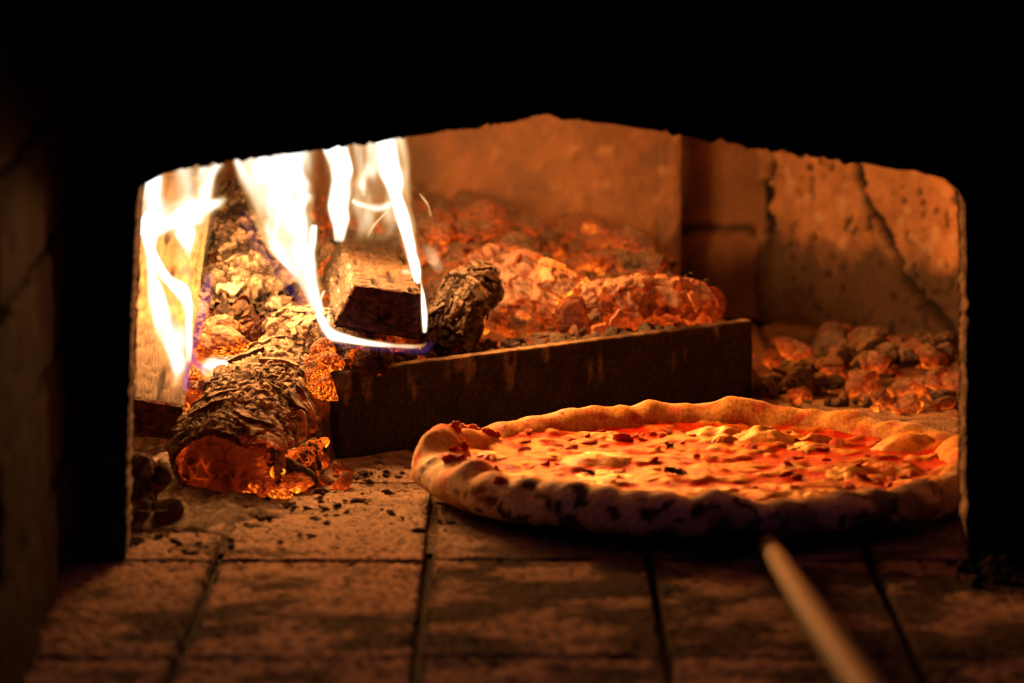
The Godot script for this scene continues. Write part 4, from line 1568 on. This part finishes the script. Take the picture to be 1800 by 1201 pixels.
func build_peel():
	# a turning peel: a thin round blade under the pizza on a long pole
	var root = thing("pizza_peel", "pizza peel with a dull metal pole, its blade under the pizza", "peel", Vector3(0.12, 0, -0.1))
	var org = root.position
	var blade = Shape.new()
	var n = 64
	for ring_ in [[0.0, 0.0], [0.104, 0.0], [0.106, 0.0008], [0.104, 0.0018], [0.0, 0.0018]]:
		for k in n:
			var a = TAU * k / n
			blade.add(Vector3(cos(a) * ring_[0], 0.0048 + ring_[1], sin(a) * ring_[0]), Color(0.12, 0.10, 0.09))
	for r in 4:
		for k in n:
			var k2 = (k + 1) % n
			blade.quad(r * n + k, r * n + k2, (r + 1) * n + k2, (r + 1) * n + k)
	blade.out()
	obj("blade", blade.mesh(), M.iron, root)
	var p0 = at(1340, 944, -0.02)
	var h1 = at(1344, 948, 0.02)
	var h2 = at(1436, 1092, 0.32)
	var h3 = at(1530, 1228, 0.56)
	p0 = Vector3(0.134, 0.0078, -0.03)
	var dirp = (h3 - h1).normalized()
	var pole = tube([h1 + Vector3(-0.003, -0.003, -0.035), h1, h2, h3, h3 + dirp * 0.7], [0.0056, 0.0084, 0.0088, 0.0090, 0.0092], 26, func(d: float, a: float):
		var q = Vector3(d * 12.0, cos(a), sin(a))
		var c = mixc(Color(0.15, 0.105, 0.075), Color(0.075, 0.055, 0.042), 0.5 + 0.8 * n3(q, 2.0))
		c = mixc(c, Color(0.07, 0.055, 0.045), 0.7 * (1.0 - sm(0.02, 0.07, d)) + 0.5 * sm(0.3, 0.6, n3(q + Vector3.ONE, 3.5)))
		return c)
	for k in pole.v.size():
		pole.v[k] -= org
	obj("pole", pole.mesh(), M.pole, root)
	var neck = tube([Vector3(0.128, 0.0062, -0.06), Vector3(0.134, 0.0062, -0.02), h1 + Vector3(-0.003, -0.003, -0.032)], [0.004, 0.0045, 0.0050], 14, func(_d, _a): return Color(0.10, 0.085, 0.075))
	for k in neck.v.size():
		neck.v[k] -= org
	obj("neck", neck.mesh(), M.iron, root)

# ---------------------------------------------------------------- flames
func spline(pts: Array, t: float) -> Array:
	# Catmull-Rom through rows of numbers
	var n = pts.size()
	var f = t * (n - 1)
	var k = mini(int(f), n - 2)
	f -= k
	var p0 = pts[maxi(k - 1, 0)]
	var p1 = pts[k]
	var p2 = pts[k + 1]
	var p3 = pts[mini(k + 2, n - 1)]
	var out = []
	for j in p1.size():
		out.append(0.5 * (2.0 * p1[j] + (p2[j] - p0[j]) * f + (2.0 * p0[j] - 5.0 * p1[j] + 4.0 * p2[j] - p3[j]) * f * f + (3.0 * p1[j] - p0[j] - 3.0 * p2[j] + p3[j]) * f * f * f))
	return out

func tongue(root: Node3D, rows: Array, z: float, lean: float, o := {}):
	# rows: [x left, y left, x right, y right, body 0..1, heat 0..1] from base to tip: a closed, lens-shaped tongue of fire
	var s = Shape.new()
	var nu = 22
	var nv = clampi(rows.size() * 12, 24, 110)
	var sd: float = o.get("seed", rng.randf() * 50.0)
	var soft: float = o.get("soft", 0.5)
	var thick: float = o.get("thick", 0.008)
	var veil: float = o.get("veil", 0.0)       # how much thinner between the bright seams
	for v in nv:
		var t = v / (nv - 1.0)
		var r = spline(rows, t)
		var zz = z - lean * t + o.get("sway", 0.012) * nz.get_noise_2d(t * 2.0, sd)
		var a = at(r[0], r[1], zz)
		var b = at(r[2], r[3], zz)
		var wd = a.distance_to(b)
		for u in nu * 2:
			var uu = (u / (nu - 1.0)) if u < nu else (2.0 - (u - 0.0) / (nu - 1.0) + 1.0 / (nu - 1.0))
			uu = clampf(uu, 0.0, 1.0)
			var e = 1.0 - absf(2.0 * uu - 1.0)
			var p = a.lerp(b, uu)
			var bulge = sqrt(maxf(0.0, 1.0 - pow(2.0 * uu - 1.0, 2.0)))
			p.z += (1.0 if u < nu else -1.0) * minf(thick, wd * 0.5) * bulge
			var seam = nz.get_noise_2d(uu * wd * 60.0 + sd, t * rows.size() * 0.35 + sd) + 0.4 * nz.get_noise_2d(uu * wd * 150.0, t * rows.size() * 0.7 + sd)
			# a golden mantle round a white-hot core
			var mantle: float = o.get("mantle", 0.30)
			var core = sm(o.get("c0", 0.04), minf(1.0, o.get("c0", 0.04) + soft), e + 0.16 * seam)
			var body = clampf(r[4], 0.0, 1.0) * (mantle * sm(0.0, 0.55, e) * clampf(0.7 + 0.6 * seam, 0.2, 1.0) + (1.0 - mantle) * core)
			body *= lerpf(1.0, clampf(0.45 + 1.1 * seam, 0.06, 1.0), veil)
			body *= sm(0.0, o.get("foot", 0.04), t) * sm(0.0, o.get("tip", 0.04), 1.0 - t)
			var hot = lerpf(minf(r[5], 0.40), r[5] + 0.16 * seam * (0.4 + veil), core)
			s.add(p, Color(1, 1, 1, clampf(1.0 - sqrt(1.0 - clampf(body, 0.0, 0.999)), 0.0, 1.0)), hot)
	s.lattice(0, nv, nu * 2)
	obj("flame_tongue", s.mesh(), M.flame, root)

func lick(root: Node3D, pts: Array, z: float, lean: float, given := {}):
	var o: Dictionary = given.duplicate()
	# pts: [x, y, half width, body, heat] along the middle of a thin flame
	var rows = []
	for k in pts.size():
		var a = pts[maxi(k - 1, 0)]
		var b = pts[mini(k + 1, pts.size() - 1)]
		var d = Vector2(b[0] - a[0], b[1] - a[1]).normalized()
		var n = Vector2(d.y, -d.x) * pts[k][2] * 1.65
		rows.append([pts[k][0] + n.x, pts[k][1] + n.y, pts[k][0] - n.x, pts[k][1] - n.y, pts[k][3], pts[k][4]])
	if not o.has("c0"):
		o["c0"] = 0.28
	tongue(root, rows, z, lean, o)

func fire_light(called: String, p: Vector3, energy: float, col: Color, size: float):
	var l = OmniLight3D.new()
	l.name = called
	l.position = p
	l.light_color = col
	l.light_energy = energy
	l.light_size = size
	l.omni_range = 4.0
	l.omni_attenuation = 2.0
	l.shadow_enabled = true
	add_child(l)

func build_flames():
	var warm = lin(1.0, 0.395, 0.105)
	fire_light("left_flame_light", Vector3(-0.215, 0.135, -0.33), 0.13, warm, 0.02)
	fire_light("middle_flame_light", Vector3(-0.152, 0.165, -0.36), 0.195, warm, 0.025)
	fire_light("right_flame_light", Vector3(-0.105, 0.185, -0.39), 0.215, warm, 0.025)
	var em = AreaLight3D.new()
	em.name = "ember_glow_light"
	em.area_size = Vector2(0.26, 0.10)
	em.light_color = lin(1.0, 0.25, 0.035)
	em.light_energy = 0.5
	em.shadow_enabled = true
	em.area_range = 4.0
	add_child(em)
	em.position = Vector3(0.035, 0.150, -0.57)
	fire_light("ember_bed_glow_light", Vector3(0.03, 0.20, -0.66), 0.034, lin(1.0, 0.23, 0.03), 0.05)
	em.look_at_from_position(em.position, em.position + Vector3(0.5, 0.25, 0.6), Vector3.UP)
	# ---- left flame, over the board
	var fa = thing("left_flame", "white forked flame over the pale board beside the left jamb", "flame", Vector3.ZERO, "flames of the fire")
	var z = -0.272
	lick(fa, [[307, 684, 6, 0.8, 0.10], [311, 664, 10, 1, 0.6], [308, 632, 18, 1, 0.9], [298, 585, 24, 1, 1], [281, 540, 16, 1, 1], [268, 490, 12, 1, 1], [261, 430, 13, 1, 1], [270, 390, 30, 1, 1], [268, 345, 28, 1, 1], [262, 300, 22, 1, 1]], z, 0.03, {"soft": 0.6, "veil": 0.35})
	lick(fa, [[265, 400, 14, 0.8, 0.9], [300, 386, 26, 1, 1], [340, 372, 27, 1, 1], [370, 361, 15, 0.9, 0.9], [392, 352, 9, 0.6, 0.6], [402, 347, 5, 0.2, 0.4]], z - 0.01, 0.0, {"soft": 0.7, "tip": 0.2})
	lick(fa, [[232, 418, 8, 0.9, 0.8], [248, 402, 10, 1, 1], [264, 380, 16, 1, 1]], z, 0.0, {"soft": 0.4})
	lick(fa, [[330, 640, 5, 0.7, 0.5], [332, 590, 8, 0.9, 0.9], [331, 540, 9, 1, 1], [320, 512, 11, 1, 1], [296, 492, 10, 1, 1], [278, 465, 8, 1, 1], [264, 430, 8, 1, 1]], z + 0.01, 0.0, {"soft": 0.4})
	lick(fa, [[333, 455, 5, 0.2, 0.7], [330, 425, 14, 0.75, 0.95], [320, 395, 22, 1, 1], [305, 375, 22, 1, 1]], z, 0.0, {"soft": 0.6})
	tongue(fa, [[322, 640, 338, 640, 0.2, 0.1], [326, 570, 352, 560, 0.35, 0.38], [322, 490, 366, 480, 0.38, 0.42], [316, 410, 374, 410, 0.40, 0.45], [330, 350, 380, 350, 0.45, 0.55], [340, 290, 384, 290, 0.55, 0.75]], z - 0.02, 0.02, {"soft": 0.8, "veil": 0.4, "seed": 4.0})
	lick(fa, [[338, 400, 10, 0.2, 0.5], [332, 360, 16, 0.6, 0.7], [330, 325, 20, 0.5, 0.75], [318, 290, 22, 0.4, 0.7]], z - 0.02, 0.0, {"soft": 0.9})
	lick(fa, [[358, 372, 8, 0.3, 0.7], [362, 340, 16, 0.8, 0.9], [370, 310, 16, 0.85, 0.95], [384, 284, 14, 0.7, 0.9]], z - 0.02, 0.0, {"soft": 0.8})
	lick(fa, [[258, 590, 5, 0.25, 0.4], [276, 582, 6, 0.5, 0.5], [292, 600, 8, 0.7, 0.6], [304, 625, 8, 0.8, 0.7]], z + 0.015, 0.0, {"soft": 0.8})
	lick(fa, [[326, 690, 5, 0.6, 0.02], [330, 640, 7, 0.55, 0.04], [345, 590, 8, 0.45, 0.03], [360, 530, 8, 0.35, 0.04], [368, 480, 7, 0.2, 0.05]], z - 0.01, 0.0, {"soft": 0.9})
	# ---- middle flame
	var fb = thing("middle_flame", "broad white flame rising left of the central beam", "flame", Vector3.ZERO, "flames of the fire")
	z = -0.35
	tongue(fb, [[553, 560, 566, 560, 0.95, 0.5], [530, 520, 562, 525, 0.9, 0.8], [506, 480, 560, 485, 0.95, 0.85], [474, 445, 557, 445, 0.9, 0.78], [450, 405, 552, 405, 0.9, 0.78], [446, 365, 553, 365, 0.95, 0.88], [440, 325, 558, 330, 0.92, 0.9], [432, 290, 560, 300, 1, 1], [424, 255, 560, 262, 1, 1]], z, 0.05, {"soft": 0.45, "c0": 0.06, "veil": 0.45, "seed": 12.0, "tip": 0.0})
	tongue(fb, [[505, 490, 535, 500, 0.5, 0.1], [462, 430, 500, 440, 0.45, 0.3], [438, 380, 470, 385, 0.5, 0.42], [418, 330, 470, 330, 0.6, 0.55], [404, 290, 460, 290, 0.7, 0.72], [396, 255, 450, 255, 0.7, 0.8]], z - 0.02, 0.04, {"soft": 0.7, "veil": 0.5, "seed": 3.0})
	lick(fb, [[562, 550, 5, 0.9, 0.8], [552, 520, 10, 0.8, 0.95], [546, 480, 12, 0.8, 0.95], [548, 440, 9, 0.8, 0.95], [552, 395, 6, 0.9, 0.9]], z + 0.02, 0.0, {"soft": 0.5})
	lick(fb, [[528, 470, 8, 0.8, 1], [522, 430, 10, 0.8, 0.95], [528, 385, 9, 0.8, 0.95], [535, 340, 16, 1, 1]], z + 0.02, 0.0, {"soft": 0.6})
	lick(fb, [[478, 440, 6, 0.6, 0.8], [486, 400, 8, 0.8, 1], [494, 350, 9, 0.9, 1], [496, 300, 14, 1, 1]], z + 0.01, 0.0, {"soft": 0.8})
	# blue skirt on the left side of it
	lick(fb, [[560, 575, 5, 0.16, 0.05], [522, 520, 8, 0.15, 0.05], [488, 478, 10, 0.13, 0.05], [448, 420, 12, 0.1, 0.06], [428, 370, 12, 0.05, 0.08]], z - 0.005, 0.0, {"soft": 0.9})
	# ---- the rim of fire round the beam's end
	var fc = thing("rim_flame", "thin bright rim of flame curling under the dark end of the beam", "flame", Vector3.ZERO, "flames of the fire")
	z = -0.272
	lick(fc, [[556, 540, 5, 0.9, 0.9], [566, 566, 9, 1, 1], [584, 587, 10, 1, 1], [622, 599, 6, 0.95, 0.9], [664, 605, 5, 0.85, 0.75], [706, 609, 4, 0.75, 0.62], [738, 609, 3, 0.5, 0.4], [752, 602, 3, 0.2, 0.1]], z, 0.0, {"soft": 0.55, "foot": 0.1})
	lick(fc, [[560, 570, 4, 0.12, 0.05], [578, 594, 5, 0.14, 0.06], [620, 609, 5, 0.14, 0.05], [680, 614, 5, 0.14, 0.05], [745, 614, 7, 0.16, 0.08], [760, 600, 6, 0.1, 0.1]], z - 0.004, 0.0, {"soft": 0.9})
	lick(fc, [[567, 548, 4, 0.7, 0.75], [563, 530, 5, 0.9, 0.85], [570, 510, 3, 0.6, 0.6]], z - 0.01, 0.0, {"soft": 0.8})
	lick(fc, [[577, 566, 5, 0.8, 0.75], [578, 545, 4, 0.7, 0.65], [585, 520, 3, 0.4, 0.45], [594, 500, 2, 0.2, 0.4]], z - 0.006, 0.0, {"soft": 0.8})
	lick(fc, [[746, 586, 4, 0.9, 0.8], [746, 560, 5, 1, 1], [744, 530, 4, 1, 0.9], [741, 505, 3, 0.8, 0.7], [736, 486, 3, 0.7, 0.6], [716, 478, 5, 0.6, 0.6], [704, 478, 4, 0.3, 0.5]], z, 0.01, {"soft": 0.6})
	# ---- right flame, over the beam
	var fd = thing("right_flame", "tall white flame wrapping the top of the central beam", "flame", Vector3.ZERO, "flames of the fire")
	z = -0.39
	lick(fd, [[734, 500, 5, 0.9, 0.9], [730, 470, 9, 1, 1], [722, 440, 11, 1, 1], [712, 400, 12, 1, 1], [700, 355, 14, 1, 1], [690, 315, 18, 1, 1], [682, 275, 24, 1, 1], [676, 235, 28, 1, 1]], z + 0.03, 0.05, {"soft": 0.4, "tip": 0.0})
	tongue(fd, [[584, 425, 606, 428, 0.6, 0.7], [578, 395, 618, 395, 0.95, 0.95], [570, 362, 622, 362, 0.9, 0.9], [578, 325, 622, 325, 0.85, 0.85], [572, 295, 622, 295, 1, 1], [560, 262, 620, 262, 1, 1], [556, 240, 616, 240, 1, 1]], z, 0.02, {"soft": 0.4, "seed": 22.0, "tip": 0.0})
	tongue(fd, [[600, 420, 690, 425, 0.10, 0.36], [605, 390, 700, 395, 0.45, 0.44], [610, 350, 700, 350, 0.65, 0.52], [612, 310, 700, 310, 0.75, 0.57], [616, 270, 712, 270, 0.55, 0.52], [612, 236, 715, 236, 0.6, 0.55]], z - 0.02, 0.03, {"soft": 0.5, "veil": 0.8, "seed": 31.0})
	lick(fd, [[618, 352, 5, 0.5, 0.7], [640, 362, 9, 0.75, 0.9], [668, 366, 9, 0.6, 0.8], [692, 356, 6, 0.5, 0.7]], z + 0.01, 0.0, {"soft": 0.9})
	lick(fd, [[646, 416, 2, 0.3, 0.4], [656, 398, 3, 0.7, 0.5], [670, 382, 3, 0.7, 0.55], [688, 364, 3, 0.5, 0.5]], z + 0.02, 0.0, {"soft": 0.9})
	lick(fd, [[640, 345, 5, 0.3, 0.6], [636, 325, 10, 0.6, 0.75], [642, 300, 8, 0.4, 0.6]], z, 0.0, {"soft": 1.0})
	lick(fd, [[724, 440, 4, 0.3, 0.4], [728, 400, 5, 0.45, 0.42], [718, 360, 7, 0.4, 0.42], [714, 320, 9, 0.55, 0.48], [712, 280, 9, 0.55, 0.5], [704, 240, 8, 0.6, 0.55]], z + 0.01, 0.02, {"soft": 0.9})
	# wide soft bodies of flame behind the bright seams
	tongue(fa, [[282, 600, 340, 590, 0.12, 0.34], [262, 520, 352, 505, 0.30, 0.40], [240, 430, 378, 420, 0.34, 0.42], [238, 360, 398, 350, 0.38, 0.46], [240, 285, 396, 280, 0.42, 0.50]], -0.300, 0.02, {"soft": 0.7, "seed": 51.0, "veil": 0.5})
	tongue(fb, [[540, 545, 566, 545, 0.25, 0.40], [488, 470, 566, 480, 0.40, 0.46], [436, 390, 566, 400, 0.48, 0.52], [408, 320, 566, 325, 0.60, 0.62], [392, 248, 568, 250, 0.65, 0.70]], -0.375, 0.04, {"soft": 0.6, "seed": 57.0, "veil": 0.5})
	tongue(fd, [[584, 430, 720, 440, 0.04, 0.34], [570, 375, 722, 385, 0.20, 0.42], [562, 320, 718, 325, 0.45, 0.48], [556, 235, 718, 235, 0.55, 0.56]], -0.425, 0.03, {"soft": 0.5, "seed": 63.0, "veil": 0.6})
	# ---- low flames
	var fe = thing("low_flame", "pale violet-edged low flame beside the base of the left board", "flame", Vector3.ZERO, "flames of the fire")
	z = -0.33
	tongue(fe, [[352, 662, 402, 664, 0.5, 0.3], [346, 645, 416, 655, 0.85, 0.85], [352, 634, 424, 636, 0.65, 0.75], [378, 616, 426, 618, 0.45, 0.62], [398, 592, 420, 594, 0.15, 0.3]], z, 0.02, {"soft": 0.5, "seed": 6.0, "veil": 0.3})
	lick(fe, [[334, 585, 4, 0.5, 0.02], [332, 610, 6, 0.8, 0.03], [340, 632, 6, 0.6, 0.04], [360, 650, 5, 0.8, 0.2], [384, 660, 4, 0.8, 0.5], [414, 650, 4, 0.5, 0.3]], z + 0.01, 0.0, {"soft": 0.8})
	var ff = thing("wisp_flame", "faint pale wisp of flame right of the central beam", "flame", Vector3.ZERO, "flames of the fire")
	tongue(ff, [[764, 482, 782, 478, 0.10, 0.4], [750, 465, 783, 462, 0.30, 0.52], [738, 448, 776, 442, 0.26, 0.5], [736, 430, 756, 428, 0.10, 0.4]], -0.42, 0.0, {"soft": 0.8, "seed": 8.0})
	lick(ff, [[757, 380, 2, 0.5, 0.4], [753, 362, 2, 0.7, 0.45], [745, 350, 2, 0.7, 0.45], [737, 340, 1.5, 0.4, 0.4]], -0.42, 0.0, {"soft": 0.9, "thick": 0.001})
	# thin smoke drifting before the slab
	var fog = FogVolume.new()
	fog.name = "smoke"
	fog.shape = RenderingServer.FOG_VOLUME_SHAPE_ELLIPSOID
	fog.size = Vector3(0.30, 0.22, 0.16)
	fog.position = Vector3(-0.015, 0.135, -0.78)
	var fm = FogMaterial.new()
	fm.density = 0.9
	fm.albedo = Color(0.9, 0.82, 0.74)
	fog.material = fm
	add_child(fog)
	tag(fog, "thin pale smoke drifting before the standing slab", "smoke", "", "stuff")

# ---------------------------------------------------------------- small things
func build_small():
	# flakes and crumbs of ash on the bricks before the fire
	var bits = []
	for k in 4:
		bits.append(coal_shape(900 + k * 7, Vector3(1.0, 0.45, 0.8), 0.0, 0.0, 0.7 - 0.22 * k, 5))
	var lists = [[], [], [], []]
	for k in 6000:
		var x = rnd(-0.25, -0.02)
		var z = rnd(-0.26, 0.04)
		# thickest near the log, thinning out over the floor
		var d = Vector2(x + 0.19, (z + 0.16) * 0.9).length()
		var keep = exp(-pow(d / 0.086, 2.0)) * 1.2 + 0.9 * exp(-pow(Vector2(x + 0.215, (z + 0.02) * 0.8).length() / 0.035, 2.0)) + 0.05
		keep *= 0.5 + n3(Vector3(x, 0, z), 45.0)
		if rng.randf() > keep:
			continue
		var r = lerpf(0.0005, 0.0034, pow(rng.randf(), 3.8))
		lists[rng.randi() % 4].append(Transform3D(Basis.from_euler(Vector3(rnd(-0.4, 0.4), rnd(0, TAU), rnd(-0.4, 0.4))).scaled_local(Vector3(r * rnd(0.7, 1.6), r, r)), Vector3(x, r * 0.3, z)))
	for l in 4:
		var mm = MultiMesh.new()
		mm.transform_format = MultiMesh.TRANSFORM_3D
		mm.mesh = bits[l]
		mm.mesh.surface_set_material(0, M.ash)
		mm.instance_count = lists[l].size()
		for k in lists[l].size():
			mm.set_instance_transform(k, lists[l][k])
		var o = MultiMeshInstance3D.new()
		o.name = numbered("ash_crumbs")
		o.multimesh = mm
		add_child(o)
		tag(o, "crumbs and flakes of ash scattered on the bricks before the front log", "ash", "ash crumbs on the floor", "stuff")
	# soot and crumbs at the foot of the right jamb
	var rj = []
	for k in 170:
		var x = 0.252 + rnd(-0.022, 0.03) * rng.randf()
		var z = 0.06 + 0.09 * rng.randf() * rng.randf()
		var r = lerpf(0.001, 0.0055, pow(rng.randf(), 2.0))
		rj.append(Transform3D(Basis.from_euler(Vector3(rnd(-1, 1), rnd(0, TAU), rnd(-1, 1))).scaled_local(Vector3.ONE * r), Vector3(x, r * 0.4, z)))
	var mm2 = MultiMesh.new()
	mm2.transform_format = MultiMesh.TRANSFORM_3D
	mm2.mesh = coal_shape(990, Vector3(1, 0.7, 0.9), 0.0, 0.0, -0.9, 5)
	mm2.mesh.surface_set_material(0, M.soot)
	mm2.instance_count = rj.size()
	for k in rj.size():
		mm2.set_instance_transform(k, rj[k])
	var o2 = MultiMeshInstance3D.new()
	o2.name = numbered("soot_crumbs")
	o2.multimesh = mm2
	add_child(o2)
	tag(o2, "black soot crumbs at the foot of the right jamb", "soot", "", "stuff")
